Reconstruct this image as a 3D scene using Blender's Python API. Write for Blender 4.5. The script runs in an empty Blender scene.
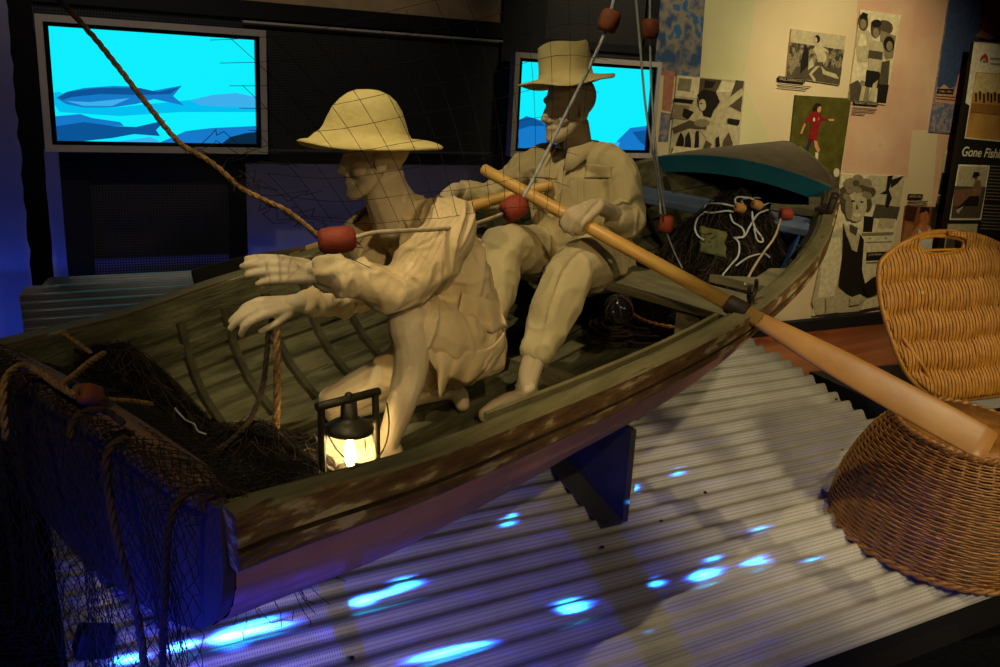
import bpy, bmesh, math, random
import numpy as np
from mathutils import Vector, Matrix, noise
random.seed(7)
PI = math.pi
SC = bpy.context.scene
COL = SC.collection
V = Vector

# ------------------------------------------------------------------ colour / material helpers
def lin(c):
    return tuple(((x / 255.0) / 12.92 if x <= 10.3 else (((x / 255.0) + 0.055) / 1.055) ** 2.4) for x in c)

MATS = {}
def mat(name, c1, c2=None, c3=None, scale=8.0, rough=0.8, metal=0.0, bump=0.0, bscale=None, stretch=(1, 1, 1),
        detail=6.0, emit=None, estr=1.0, alpha=None, spec=0.3, lo=0.35, hi=0.65, weave=0.0):
    if name in MATS:
        return MATS[name]
    m = bpy.data.materials.new(name)
    m.use_nodes = True
    nt = m.node_tree
    b = nt.nodes['Principled BSDF']
    b.inputs['Roughness'].default_value = rough
    b.inputs['Metallic'].default_value = metal
    b.inputs['Specular IOR Level'].default_value = spec
    b.inputs['Base Color'].default_value = (*lin(c1), 1)
    tc = nt.nodes.new('ShaderNodeTexCoord')
    mp = nt.nodes.new('ShaderNodeMapping')
    mp.inputs['Scale'].default_value = stretch
    nt.links.new(tc.outputs['Object'], mp.inputs['Vector'])
    if c2:
        n = nt.nodes.new('ShaderNodeTexNoise')
        n.inputs['Scale'].default_value = scale
        n.inputs['Detail'].default_value = detail
        nt.links.new(mp.outputs[0], n.inputs['Vector'])
        r = nt.nodes.new('ShaderNodeValToRGB')
        r.color_ramp.elements[0].position = lo
        r.color_ramp.elements[0].color = (*lin(c1), 1)
        r.color_ramp.elements[1].position = hi
        r.color_ramp.elements[1].color = (*lin(c2), 1)
        if c3:
            e = r.color_ramp.elements.new(min(1.0, hi + 0.06))
            e.color = (*lin(c3), 1)
        nt.links.new(n.outputs['Fac'], r.inputs['Fac'])
        nt.links.new(r.outputs[0], b.inputs['Base Color'])
    if bump:
        n2 = nt.nodes.new('ShaderNodeTexNoise')
        n2.inputs['Scale'].default_value = bscale or scale * 3
        n2.inputs['Detail'].default_value = 4
        nt.links.new(mp.outputs[0], n2.inputs['Vector'])
        bp = nt.nodes.new('ShaderNodeBump')
        bp.inputs['Strength'].default_value = bump
        bp.inputs['Distance'].default_value = 0.01
        nt.links.new(n2.outputs['Fac'], bp.inputs['Height'])
        nt.links.new(bp.outputs[0], b.inputs['Normal'])
    if emit:
        b.inputs['Emission Color'].default_value = (*lin(emit), 1)
        b.inputs['Emission Strength'].default_value = estr
    if alpha is not None:
        b.inputs['Alpha'].default_value = alpha
    MATS[name] = m
    return m

# ------------------------------------------------------------------ object helpers
def tag(o, label=None, cat=None, group=None, kind=None):
    if label: o['label'] = label
    if cat: o['category'] = cat
    if group: o['group'] = group
    if kind: o['kind'] = kind
    return o

def empty(name, loc=(0, 0, 0), M=None, **k):
    o = bpy.data.objects.new(name, None)
    o.empty_display_size = 0.1
    COL.objects.link(o)
    if M is not None: o.matrix_world = M
    else: o.location = loc
    return tag(o, **k)

def rel(o, parent):
    """parent o (whose mesh is in world coordinates) to parent, keeping it where it is"""
    o.parent = parent
    o.matrix_parent_inverse = parent.matrix_basis.inverted()

class MB:
    """collects geometry for ONE mesh object"""
    def __init__(s):
        s.bm = bmesh.new()
    def face(s, vs, mi=0, smooth=False):
        try:
            f = s.bm.faces.new(vs)
        except ValueError:
            return None
        f.material_index = mi
        f.smooth = smooth
        return f
    def poly(s, pts, mi=0):
        return s.face([s.bm.verts.new(p) for p in pts], mi)
    def hexa(s, p, mi=0):
        """p: 8 points, bottom ring then top ring"""
        v = [s.bm.verts.new(q) for q in p]
        for i in ((3, 2, 1, 0), (4, 5, 6, 7), (0, 1, 5, 4), (1, 2, 6, 5), (2, 3, 7, 6), (3, 0, 4, 7)):
            s.face([v[k] for k in i], mi)
    def box(s, c, sx, sy, sz, X=V((1, 0, 0)), Y=V((0, 1, 0)), Z=V((0, 0, 1)), mi=0):
        c = V(c); X = V(X) * (sx / 2); Y = V(Y) * (sy / 2); Z = V(Z) * (sz / 2)
        s.hexa([c - X - Y - Z, c + X - Y - Z, c + X + Y - Z, c - X + Y - Z, c - X - Y + Z, c + X - Y + Z, c + X + Y + Z, c - X + Y + Z], mi)
    def prism(s, pts, d, mi=0):
        """extrude polygon pts by vector d"""
        a = [s.bm.verts.new(p) for p in pts]
        b = [s.bm.verts.new(V(p) + V(d)) for p in pts]
        n = len(a)
        s.face(a[::-1], mi); s.face(b, mi)
        for i in range(n):
            s.face([a[i], a[(i + 1) % n], b[(i + 1) % n], b[i]], mi)
    def rings(s, rings, closed_u=True, cap=True, mi=0, smooth=True):
        vs = [[s.bm.verts.new(p) for p in r] for r in rings]
        n = len(vs[0])
        for a, b in zip(vs[:-1], vs[1:]):
            for i in range(n if closed_u else n - 1):
                s.face([a[i], a[(i + 1) % n], b[(i + 1) % n], b[i]], mi, smooth)
        if cap and closed_u:
            s.face(vs[0][::-1], mi); s.face(vs[-1], mi)
        return vs
    def tube(s, pts, r, seg=6, mi=0, cap=True, smooth=True, flat=1.0, up=None):
        pts = [V(p) for p in pts]
        n = len(pts)
        rr = r if isinstance(r, (list, tuple)) else [r] * n
        rings = []
        prev = up
        for i, p in enumerate(pts):
            t = (pts[min(i + 1, n - 1)] - pts[max(i - 1, 0)])
            if t.length < 1e-9: t = V((0, 0, 1))
            t.normalize()
            if prev is None:
                prev = V((0, 0, 1)) if abs(t.z) < 0.9 else V((1, 0, 0))
            a = prev - t * prev.dot(t)
            if a.length < 1e-6: a = t.orthogonal()
            a.normalize(); b = t.cross(a); prev = a
            rings.append([p + a * (rr[i] * math.cos(q)) + b * (rr[i] * flat * math.sin(q)) for q in [2 * PI * k / seg for k in range(seg)]])
        s.rings(rings, True, cap, mi, smooth)
    def lathe(s, prof, c=(0, 0, 0), seg=24, mi=0, Z=V((0, 0, 1)), smooth=True, cap=True, sq=1.0):
        Z = V(Z).normalized(); X = Z.orthogonal().normalized() if abs(Z.z) < 0.99 else V((1, 0, 0)); Y = Z.cross(X)
        c = V(c)
        s.rings([[c + Z * h + X * (max(r, 1e-4) * math.cos(q)) + Y * (max(r, 1e-4) * sq * math.sin(q)) for q in [2 * PI * k / seg for k in range(seg)]] for r, h in prof], True, cap, mi, smooth)
    def grid(s, rows, mi=0, smooth=True):
        return s.rings(rows, False, False, mi, smooth)
    def build(s, name, mats, parent=None, world=False, **k):
        bmesh.ops.recalc_face_normals(s.bm, faces=s.bm.faces)
        me = bpy.data.meshes.new(name)
        s.bm.to_mesh(me); s.bm.free()
        for m in (mats if isinstance(mats, (list, tuple)) else [mats]):
            me.materials.append(m)
        o = bpy.data.objects.new(name, me)
        COL.objects.link(o)
        if parent is not None:
            if world: rel(o, parent)
            else: o.parent = parent
        return tag(o, **k)

def solid(o, t, off=0):
    m = o.modifiers.new('solid', 'SOLIDIFY'); m.thickness = t; m.offset = off
    return o

def cr(pts, n=8, closed=False):
    """Catmull-Rom through pts"""
    P = [V(p) for p in pts]
    if len(P) < 3 and not closed:
        return [P[0].lerp(P[-1], i / n) for i in range(n + 1)]
    out = []
    N = len(P)
    for i in range(N if closed else N - 1):
        if closed:
            a, b, c, d = P[(i - 1) % N], P[i], P[(i + 1) % N], P[(i + 2) % N]
        else:
            a, b, c, d = P[max(i - 1, 0)], P[i], P[i + 1], P[min(i + 2, N - 1)]
        for k in range(n):
            t = k / n
            out.append(0.5 * ((2 * b) + (c - a) * t + (2 * a - 5 * b + 4 * c - d) * t * t + (3 * b - a - 3 * c + d) * t ** 3))
    if not closed: out.append(P[-1])
    return out

def interp(x, xs, ys):
    return float(np.interp(x, xs, ys))

# ------------------------------------------------------------------ camera
F = 900.0
CAMH = 1.70
_d = V((-170, 3270, F)).normalized()
_up = -_d
_fw = V((0, 0, 1)); _fy = (_fw - _up * _fw.dot(_up)).normalized()
_rx = _fy.cross(_up)
if _rx.x < 0: _rx = -_rx
RM = Matrix((_rx, _fy, _up))         # world = RM @ (right, down, forward)
EYE = V((0, 0, CAMH))
cam_d = bpy.data.cameras.new('camera')
cam = bpy.data.objects.new('camera', cam_d)
COL.objects.link(cam)
cam_d.sensor_width = 36.0
cam_d.lens = 36.0 * F / 1000.0
cam_d.clip_start = 0.02
right = RM @ V((1, 0, 0)); down = RM @ V((0, 1, 0)); fwd = RM @ V((0, 0, 1))
Mc = Matrix((right, -down, -fwd)).transposed().to_4x4()
Mc.translation = EYE
cam.matrix_world = Mc
SC.camera = cam

def ray(px, py):
    return RM @ V(((px - 500) / F, (py - 333.5) / F, 1.0))
def P(px, py, y):
    """world point seen at photo pixel (px, py) at distance y in front of the camera"""
    r = ray(px, py)
    return EYE + r * (y / r.y)
def proj(p):
    c = RM.transposed() @ (V(p) - EYE)
    return (500 + F * c.x / c.z, 333.5 + F * c.y / c.z)

# ------------------------------------------------------------------ frames of the place
ANG = math.radians(28.2)
D = V((math.cos(ANG), math.sin(ANG), 0)); N = V((-D.y, D.x, 0)); UP = V((0, 0, 1))
def tn(t, n, z): return D * t + N * n + UP * z
def wallp(px, py, n):
    r = ray(px, py)
    return EYE + r * (n / r.dot(N))
def onz(px, py, z):
    r = ray(px, py)
    return EYE + r * ((z - CAMH) / r.z)
DA = math.radians(29.8)
DD = V((math.cos(DA), math.sin(DA), 0)); DN = V((-DD.y, DD.x, 0))
DZ0, DM = -0.18, 0.23
def dk(t, n, h=0.0):
    return DD * t + DN * n + UP * (DZ0 + DM * n + h)
def deckhit(px, py, h=0.0):
    r = ray(px, py)
    k = (DZ0 + h - CAMH) / (r.z - DM * r.dot(DN))
    return EYE + r * k
def deckz(p):
    return DZ0 + DM * V((p[0], p[1], 0)).dot(DN)

# boat frame: u from stern to bow, v to the far side, w up
BO = V((-0.894, 1.873, 0.888))
_h, _p, _r = 0.898, 0.115, 0.062
BU = V((math.cos(_h) * math.cos(_p), math.sin(_h) * math.cos(_p), math.sin(_p)))
_v = V((-math.sin(_h), math.cos(_h), 0)); _w = BU.cross(_v)
BV = _v * math.cos(_r) + _w * math.sin(_r); BW = BU.cross(BV)
BM = Matrix((BU, BV, BW)).transposed().to_4x4(); BM.translation = BO
def B(u, v, w): return BO + BU * u + BV * v + BW * w
def toB(p):
    d = V(p) - BO
    return V((d.dot(BU), d.dot(BV), d.dot(BW)))
L = 3.762
# ------------------------------------------------------------------ the rowing boat
_bx = np.array([0, .25, .5, .75, .92, 1.]); _by = np.array([.522, .667, .713, .566, .297, .02])
_bm = np.gradient(_by, _bx)
def beam(t):
    t = min(max(t, 0), 1)
    i = min(max(int(np.searchsorted(_bx, t)) - 1, 0), 4); h = _bx[i + 1] - _bx[i]; s = (t - _bx[i]) / h
    return float((2 * s**3 - 3 * s**2 + 1) * _by[i] + (s**3 - 2 * s**2 + s) * h * _bm[i] + (-2 * s**3 + 3 * s**2) * _by[i + 1] + (s**3 - s**2) * h * _bm[i + 1])
def sheer(t):
    return 0.064 * ((.4 - t) / .4) ** 2 - .014 * math.exp(-((t - .11) / .06) ** 2) if t < .4 else 0.16 * ((t - .4) / .6) ** 2
def depth(t):
    return interp(t, [0, .15, .5, .8, .93, 1], [.43, .47, .49, .50, .52, .50])
_gs = [0, .16, .33, .5, .64, .76, .87, .95, 1.0]           # girth stations (keel -> gunwale)
_gv = [0.02, .33, .60, .78, .875, .93, .965, .985, 1.0]    # half-breadth share
_gw = [0, .055, .17, .33, .48, .62, .76, .89, 1.0]         # height share
def section(t, s, inset=0.0):
    """boat-space point of the hull skin, s 0..1 from keel to gunwale, near side (v < 0)"""
    gv = interp(s, _gs, _gv); gw = interp(s, _gs, _gw)
    if t < .3: gv = gv + (1 - t / .3) * .55 * gv * (1 - gv) * 1.2
    k = interp(t, [0, .6, .85, 1], [0, 0, .55, 1.0])
    gv = gv * (1 - k) + k * gw ** 0.9
    b = max(beam(t) - inset, 0.004); d = depth(t) - inset
    w = sheer(t) - d * (1 - gw)
    u = t * L
    if t > .75: u -= 0.30 * ((t - .75) / .25) ** 2 * (1 - gw) ** 1.6
    return V((u, -b * gv, w))
TS = [i / 40 for i in range(41)]

m_hull = mat('hull_paint', (172, 122, 100), (150, 104, 88), (176, 132, 108), scale=5, rough=.75, bump=.15, bscale=30)
m_old = mat('weathered_planking', (66, 64, 44), (102, 98, 70), (82, 74, 50), scale=9, rough=.85, bump=.6, bscale=40, stretch=(.5, 3, 3), spec=.15)
m_rib = mat('rib_timber', (50, 48, 34), (76, 70, 48), scale=14, rough=.85, bump=.4, spec=.15)
m_gun = mat('flaking_gunwale', (88, 62, 30), (112, 84, 46), (164, 146, 104), scale=16, rough=.7, bump=1.0, bscale=34, stretch=(.5, 1.2, 1.6), lo=.42, hi=.55, detail=10)
m_guntop = mat('worn_gunwale_top', (88, 80, 50), (108, 100, 66), (60, 50, 30), scale=16, rough=.75, bump=.5, stretch=(.35, 1.5, 1.5))
m_groove = mat('dark_groove', (34, 26, 16), (58, 44, 24), scale=20, rough=.9)
m_thw = mat('thwart_grey_wood', (92, 86, 62), (120, 112, 82), (70, 64, 44), scale=10, rough=.8, bump=.4, stretch=(2, .5, 2))
m_blue = mat('blue_grey_thwart', (88, 104, 132), (104, 118, 140), (80, 80, 72), scale=8, rough=.7, bump=.3)  # mottled blue-grey tone with brownish patches
m_teal = mat('teal_deck_paint', (26, 92, 108), (34, 102, 116), (24, 76, 88), scale=9, rough=.55, bump=.3)
m_canvas = mat('foredeck_canvas', (92, 84, 62), (104, 94, 70), scale=12, rough=.85, bump=.3)
m_trans = mat('transom_paint', (74, 60, 66), (64, 52, 58), scale=6, rough=.7, bump=.2)
m_log = mat('transom_cap_wood', (112, 82, 62), (90, 66, 50), (70, 50, 36), scale=12, rough=.8, bump=.5, stretch=(3, .5, 3))
m_leather = mat('dark_leather', (44, 30, 22), (30, 22, 17), scale=20, rough=.6)
m_bluep = mat('blue_flaking_paint', (34, 62, 116), (44, 74, 128), (78, 76, 62), scale=14, rough=.7, bump=.4)

boat = empty('rowing_boat', M=BM, label='old clinker rowing boat with pinkish hull carrying both plaster figures', cat='boat')

# hull: outer and inner skin joined at the gunwale
mb = MB()
NS = 54
def side(t, inset, sign, step):
    out = []
    for j in range(NS + 1):
        s = j / NS
        lap = step * (1 - (s * 9) % 1.0) if j < NS else 0
        p = section(t, s, inset + (lap if inset else -lap))
        out.append(V((p.x, p.y * -sign * -1 if sign > 0 else -p.y, p.z)))
    return out
rows_o = []; rows_i = []
for t in TS:
    a = side(t, 0, 1, .004); b = side(t, 0, -1, .004)
    rows_o.append(a[::-1] + b[1:])
    t2 = min(t, .985)
    a = side(t2, .016, 1, .011); b = side(t2, .016, -1, .011)
    rows_i.append(a[::-1] + b[1:])
vo = mb.grid(rows_o, 0); vi = mb.grid(rows_i, 1, False)
for k in range(len(TS) - 1):
    for j in (0, -1):
        mb.face([vo[k][j], vo[k + 1][j], vi[k + 1][j], vi[k][j]], 1)
mb.build('hull', [m_hull, m_old], boat)

# transom plate
mb = MB()
ring = [section(0, j / 16) for j in range(17)]
outl = [V((p.x, p.y, p.z)) for p in ring[::-1]] + [V((p.x, -p.y, p.z)) for p in ring[1:]]
mb.prism([p + V((0.0, 0, 0)) for p in outl], (-.03, 0, 0))
mb.build('transom', m_trans, boat)
mb = MB()
pts = [V((-.012, v, .064 - .012 + .03 * (1 - (v / .52) ** 2))) for v in np.linspace(-.475, .52, 15)]
mb.tube(pts, [.030] + [.044] * 13 + [.038], seg=14)
mb.build('transom_cap', m_log, boat)

# gunwales: swept timber with a groove and a lower bead
def gun_pt(t, sgn, o, w):
    b = beam(t); e = 1e-3
    db = (beam(min(t + e, 1)) - beam(max(t - e, 0))) / ((min(t + e, 1) - max(t - e, 0)) * L)
    nrm = V((-db, 1, 0)).normalized()
    return V((t * L + nrm.x * o, sgn * (b + nrm.y * o), sheer(t) + w))
for sgn in (-1, 1):
    mb = MB(); rows = []
    for i in range(61):
        t = -0.006 + i / 60 * 1.0
        tt = max(t, 0); h = interp(tt, [0, .12, .4, 1], [.128, .105, .088, .075])
        prof = [(-.002, .0), (.0, .006), (.044, .008), (.051, .002), (.052, -h * .50), (.044, -h * .54), (.044, -h * .58), (.050, -h * .62), (.047, -h * .9), (.038, -h), (.004, -h), (-.002, -.030)]
        rows.append([gun_pt(tt, sgn, o, w) + V(((t - tt) * L, 0, 0)) for o, w in prof])
    vs = mb.rings(rows, True, True, 0, False)
    mb.bm.faces.ensure_lookup_table()
    for f in mb.bm.faces:
        if len(f.verts) == 4:
            zs = [v.co.z for v in f.verts]
            if f.calc_center_median().z - sheer(min(max(f.calc_center_median().x / L, 0), 1)) > .004: f.material_index = 1
    nr = 12
    for i, f in enumerate(mb.bm.faces):
        if len(f.verts) == 4 and (i % nr) in (4, 5, 6): f.material_index = 2
    mb.build('gunwale', [m_gun, m_guntop, m_groove], boat)
    # riser stringer and inwale strip inside
    mb = MB(); rows = []
    for i in range(41):
        t = .03 + .90 * i / 40
        p = section(t, .80, .022)
        y = p.y * -sgn
        rows.append([V((p.x, y + sgn * .012, p.z - .02)), V((p.x, y - sgn * .016, p.z - .02)), V((p.x, y - sgn * .016, p.z + .02)), V((p.x, y + sgn * .010, p.z + .02))])
    mb.rings(rows, True, True, 0, False)
    mb.build('riser', m_old, boat)
mb = MB(); rows = []
for i in range(31):
    t = .17 + .27 * i / 30
    rows.append([gun_pt(t, -1, o, w) for o, w in ((-.034, -.004), (-.020, -.004), (-.020, .014), (-.034, .014))])
mb.rings(rows, True, True, 0, False)
mb.build('inwale', m_guntop, boat)

# ribs
k = 0
t = .06
while t < .86:
    mb = MB(); rows = []
    half = [section(t, s, .026) for s in np.linspace(0.02, .93, 16)]
    path = [V((p.x, p.y, p.z)) for p in half[::-1]] + [V((p.x, -p.y, p.z)) for p in half]
    pin = [section(t, s, .044) for s in np.linspace(0.02, .93, 16)]
    inner = [V((p.x, p.y, p.z)) for p in pin[::-1]] + [V((p.x, -p.y, p.z)) for p in pin]
    for a, b in zip(path, inner):
        rows.append([a + V((-.013, 0, 0)), a + V((.013, 0, 0)), b + V((.011, 0, 0)), b + V((-.011, 0, 0))])
    mb.rings(rows, True, True, 0, False)
    mb.build('rib', m_rib, boat)
    t += .0465
# bottom boards
for v0 in (-.30, -.18, -.06, .06, .18, .30):
    mb = MB(); rows = []
    for i in range(13):
        t = .10 + .55 * i / 12
        w = max(section(t, s, .045).z for s in (0.05, interp(abs(v0) / beam(t), _gv, _gs)))
        w = max(w, -.425)
        rows.append([V((t * L, v0 - .052, w + .004)), V((t * L, v0 + .052, w + .004)), V((t * L, v0 + .052, w + .018)), V((t * L, v0 - .052, w + .018))])
    mb.rings(rows, True, True, 0, False)
    mb.build('bottom_board', m_old, boat)

# thwarts
def thwart(u0, u1, w, m, th=.035, name='thwart'):
    mb = MB()
    for_t = (u0 / L, u1 / L)
    def half(t):   # inner half-breadth at height w
        s = interp((w - sheer(t) + depth(t)) / depth(t), _gw, _gs)
        return abs(section(t, s, .03).y)
    a, b = half(for_t[0]), half(for_t[1])
    mb.hexa([V((u0, -a, w - th)), V((u1, -b, w - th)), V((u1, b, w - th)), V((u0, a, w - th)),
             V((u0, -a, w)), V((u1, -b, w)), V((u1, b, w)), V((u0, a, w))])
    o = mb.build(name, m, boat)
    bv = o.modifiers.new('bev', 'BEVEL'); bv.width = .006; bv.segments = 2
    return o
thwart(1.815, 2.06, -.048, m_thw, .03)
thwart(2.80, 2.98, .015, m_blue)
# support post and the low beam under the middle thwart
mb = MB(); _pp = toB(P(684, 322, 2.97)); mb.box((1.85, _pp.y, -.19), .06, .085, .20); mb.build('thwart_post', m_thw, boat)
mb = MB(); mb.box((1.85, .10, -.24), .05, .07, .26); mb.build('thwart_post', m_rib, boat)
mb = MB(); mb.box((1.62, -.05, -.385), .05, .86, .06); mb.build('floor_beam', m_thw, boat)
# knees
for u0, sgn in ((2.06, -1), (2.98, -1), (2.80, 1)):
    mb = MB(); t = u0 / L; w = sheer(t) - .045
    b = beam(t) - .02; b2 = beam(t + .055) - .02
    pts = [V((u0, sgn * b, w)), V((u0 + .21, sgn * b2, w + .012)), V((u0 + .17, sgn * (b2 - .05), w + .01)), V((u0 + .07, sgn * (b - .075), w)), V((u0 + .02, sgn * (b - .17), w - .005)), V((u0, sgn * (b - .22), w - .005))]
    mb.prism(pts, (0, 0, .03)); mb.build('knee', m_thw, boat)
# blue painted doubling inside the near bow
for t0, t1, s0, s1 in ((.70, .84, .70, .92), (.60, .68, .62, .70), (.84, .93, .55, .90)):
    mb = MB(); rows = []
    for i in range(7):
        t = t0 + (t1 - t0) * i / 6
        rows.append([section(t, s, .047) for s in np.linspace(s0, s1, 5)])
    mb.grid(rows); o = mb.build('blue_doubling', m_bluep, boat); solid(o, .008)
# foredeck
mb = MB(); rows = []
t0 = .855
for i in range(19):
    t = t0 + (1.0 - t0) * i / 18
    b = beam(t) + .012; row = []
    for j in range(17):
        q = -1 + 2 * j / 16
        row.append(V((t * L - .0 * q, q * b, sheer(t) + .012 + .13 * b * (1 - q * q))))
    rows.append(row)
mb.grid(rows, 0); o = mb.build('foredeck', m_canvas, boat); solid(o, .012)
mb = MB(); rows = []
for j in range(25):
    q = -1 + 2 * j / 24; b = beam(t0) + .01
    top = sheer(t0) + .012 + .13 * b * (1 - q * q)
    bow = -.05 * (1 - q * q)
    rows.append([V((t0 * L - .012 + bow * 0, q * b, top - .075 - .005 * (1 - q * q))), V((t0 * L + .012, q * b, top - .075)), V((t0 * L + .012, q * b, top + .004)), V((t0 * L - .012, q * b, top + .006))])
mb.rings(rows, True, True, 0, False); mb.build('foredeck_beam', m_teal, boat)
# stem
mb = MB(); rows = []
for j in range(17):
    s = j / 16
    p = section(1.0, s)
    rows.append([V((p.x - .02, -.016, p.z)), V((p.x + .03, -.014, p.z)), V((p.x + .03, .014, p.z)), V((p.x - .02, .016, p.z))])
mb.rings(rows, True, True, 0, False); mb.build('stem', m_gun, boat)
# thole pins on the near gunwale near the bow
for dt in (.0, .016):
    mb = MB(); p = gun_pt(.772 + dt, -1, .012, 0); mb.tube([p + V((0, 0, -.04)), p + V((.0, -.02, .075))], [.014, .017], seg=8)
    mb.build('thole_pin', m_leather, boat)
mb = MB(); p = gun_pt(.78, -1, .0, 0); mb.box(p + V((0, 0, .016)), .10, .05, .016); mb.build('thole_block', m_leather, boat)
# ------------------------------------------------------------------ room shell and corrugated deck
m_floor = bpy.data.materials.new('timber_floor'); m_floor.use_nodes = True
nt = m_floor.node_tree; b = nt.nodes['Principled BSDF']
tc = nt.nodes.new('ShaderNodeTexCoord'); mp = nt.nodes.new('ShaderNodeMapping'); mp.inputs['Rotation'].default_value = (0, 0, -ANG - .15)
br = nt.nodes.new('ShaderNodeTexBrick')
br.inputs['Scale'].default_value = 1.0; br.inputs['Brick Width'].default_value = 1.2; br.inputs['Row Height'].default_value = .085; br.inputs['Mortar Size'].default_value = .0015
br.inputs['Color1'].default_value = (*lin((150, 76, 34)), 1); br.inputs['Color2'].default_value = (*lin((112, 54, 24)), 1); br.inputs['Mortar'].default_value = (*lin((44, 20, 10)), 1)
nt.links.new(tc.outputs['Object'], mp.inputs[0]); nt.links.new(mp.outputs[0], br.inputs[0]); nt.links.new(br.outputs[0], b.inputs['Base Color'])
b.inputs['Roughness'].default_value = .35

m_wallblue = mat('grey_plaster', (120, 116, 122), (108, 106, 116), scale=3, rough=.9, bump=.1)
m_black = mat('black_steel', (14, 14, 15), (20, 20, 21), scale=10, rough=.55)
m_void = mat('black_kickboard', (16, 14, 14), rough=.8)
m_galv = bpy.data.materials.new('perforated_galvanised_iron'); m_galv.use_nodes = True
nt = m_galv.node_tree; b = nt.nodes['Principled BSDF']
b.inputs['Metallic'].default_value = .3; b.inputs['Roughness'].default_value = .42
tc = nt.nodes.new('ShaderNodeTexCoord'); mp = nt.nodes.new('ShaderNodeMapping'); mp.inputs['Rotation'].default_value = (0, 0, -DA)
nt.links.new(tc.outputs['Object'], mp.inputs[0])
nz = nt.nodes.new('ShaderNodeTexNoise'); nz.inputs['Scale'].default_value = 5; nz.inputs['Detail'].default_value = 5
nt.links.new(mp.outputs[0], nz.inputs['Vector'])
rp = nt.nodes.new('ShaderNodeValToRGB'); rp.color_ramp.elements[0].position = .3; rp.color_ramp.elements[1].position = .7
rp.color_ramp.elements[0].color = (*lin((176, 172, 158)), 1); rp.color_ramp.elements[1].color = (*lin((204, 200, 186)), 1)
nt.links.new(nz.outputs[0], rp.inputs[0])
vo = nt.nodes.new('ShaderNodeTexVoronoi'); vo.inputs['Scale'].default_value = 150; vo.inputs['Randomness'].default_value = 0.0
mp2 = nt.nodes.new('ShaderNodeMapping'); mp2.inputs['Rotation'].default_value = (0, 0, -DA); mp2.inputs['Scale'].default_value = (1, 1, 0)
nt.links.new(tc.outputs['Object'], mp2.inputs[0]); nt.links.new(mp2.outputs[0], vo.inputs['Vector'])
lt = nt.nodes.new('ShaderNodeMath'); lt.operation = 'LESS_THAN'; lt.inputs[1].default_value = .24
nt.links.new(vo.outputs['Distance'], lt.inputs[0])
mx = nt.nodes.new('ShaderNodeMix'); mx.data_type = 'RGBA'
nt.links.new(lt.outputs[0], mx.inputs['Factor']); nt.links.new(rp.outputs[0], mx.inputs['A']); mx.inputs['B'].default_value = (*lin((124, 120, 110)), 1)
nt.links.new(mx.outputs['Result'], b.inputs['Base Color'])

def structure(name, mb, m, **k):
    o = mb.build(name, m); o['kind'] = 'structure'; return o
mb = MB(); mb.hexa([tn(-4, -1, -.1), tn(9, -1, -.1), tn(9, 5.3, -.1), tn(-4, 5.3, -.1), tn(-4, -1, 0), tn(9, -1, 0), tn(9, 5.3, 0), tn(-4, 5.3, 0)]); structure('floor', mb, m_floor)
mb = MB(); mb.hexa([tn(-4, 5.1, 0), tn(9, 5.1, 0), tn(9, 5.2, 0), tn(-4, 5.2, 0), tn(-4, 5.1, 4.2), tn(9, 5.1, 4.2), tn(9, 5.2, 4.2), tn(-4, 5.2, 4.2)]); structure('wall_back', mb, m_wallblue)
mb = MB(); mb.hexa([tn(1.0, 4.78, 0), tn(8, 4.78, 0), tn(8, 5.1, 0), tn(1.0, 5.1, 0), tn(1.0, 4.78, .09), tn(8, 4.78, .09), tn(8, 5.1, .09), tn(1.0, 5.1, .09)]); structure('baseboard_back', mb, m_void)

# corrugated sheets
PIT = .076 / math.sqrt(1 + DM * DM)
PH = .02
AMP = .0125
def corr(n): return AMP * math.cos(2 * PI * ((n / PIT) - PH - .27))
SN = V((-DN.x * DM, -DN.y * DM, 1)).normalized()
def sheet(t0, t1, n0, n1, lift, label, cut=None):
    mb = MB(); rows = []
    k = int((n1 - n0) / PIT * 14)
    for i in range(k + 1):
        n = n0 + (n1 - n0) * i / k
        a = t0
        if cut and n > n1 - cut: a = t0 + (n - (n1 - cut)) * 1.2
        row = []
        for j in range(25):
            t = a + (t1 - a) * j / 24
            row.append(dk(t, n, lift) + SN * (corr(n) + .004 * noise.noise(V((t * 1.3, n * 1.3, 3)))))
        rows.append(row)
    mb.grid(rows); o = mb.build('corrugated_sheet', m_galv, label=label, cat='metal sheet', group='corrugated sheets under the boat')
    solid(o, .0016, 0)
    return o
sheet(.06, 3.30, 1.475, 2.300, 0.006, 'corrugated perforated metal sheet at the front edge, blue light streaks on it')
sheet(.06, 3.27, 2.245, 3.010, 0.003, 'corrugated metal sheet in the middle, the steel cradle plate stands on it')
sheet(.06, 3.24, 2.955, 4.26, 0.0, 'corrugated metal sheet at the back, showing behind the far gunwale and beside the oar', cut=.12)
# sheet fixings
m_rubber = mat('dark_screw', (40, 34, 28), rough=.6)
scr = None
for px, py in ((705, 493), (352, 659), (661, 522), (602, 548), (836, 400), (842, 451)):
    p = deckhit(px, py, .012)
    if scr is None:
        mb = MB(); mb.lathe([(.006, -.004), (.007, .0), (.005, .003), (.001, .004)], seg=10)
        scr = mb.build('sheet_screw', m_rubber)
        o = scr
    else:
        o = scr.copy(); COL.objects.link(o)
    n = p.dot(DN)
    o.location = p + SN * 0.004
    tag(o, 'small dark screw head fixing the corrugated metal sheet', 'screw', 'screws in the corrugated sheets')
# platform under the sheets
mb = MB()
a, bq = 1.50, 4.24
mb.hexa([dk(.10, a, 0) * 1, dk(3.18, a, 0), dk(3.18, bq, 0), dk(.10, bq, 0), dk(.10, a, -.022), dk(3.18, a, -.022), dk(3.18, bq, -.022), dk(.10, bq, -.022)])
for v in list(mb.bm.verts)[:4]: v.co.z = 0.001
structure('trim_platform', mb, m_void)

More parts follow.
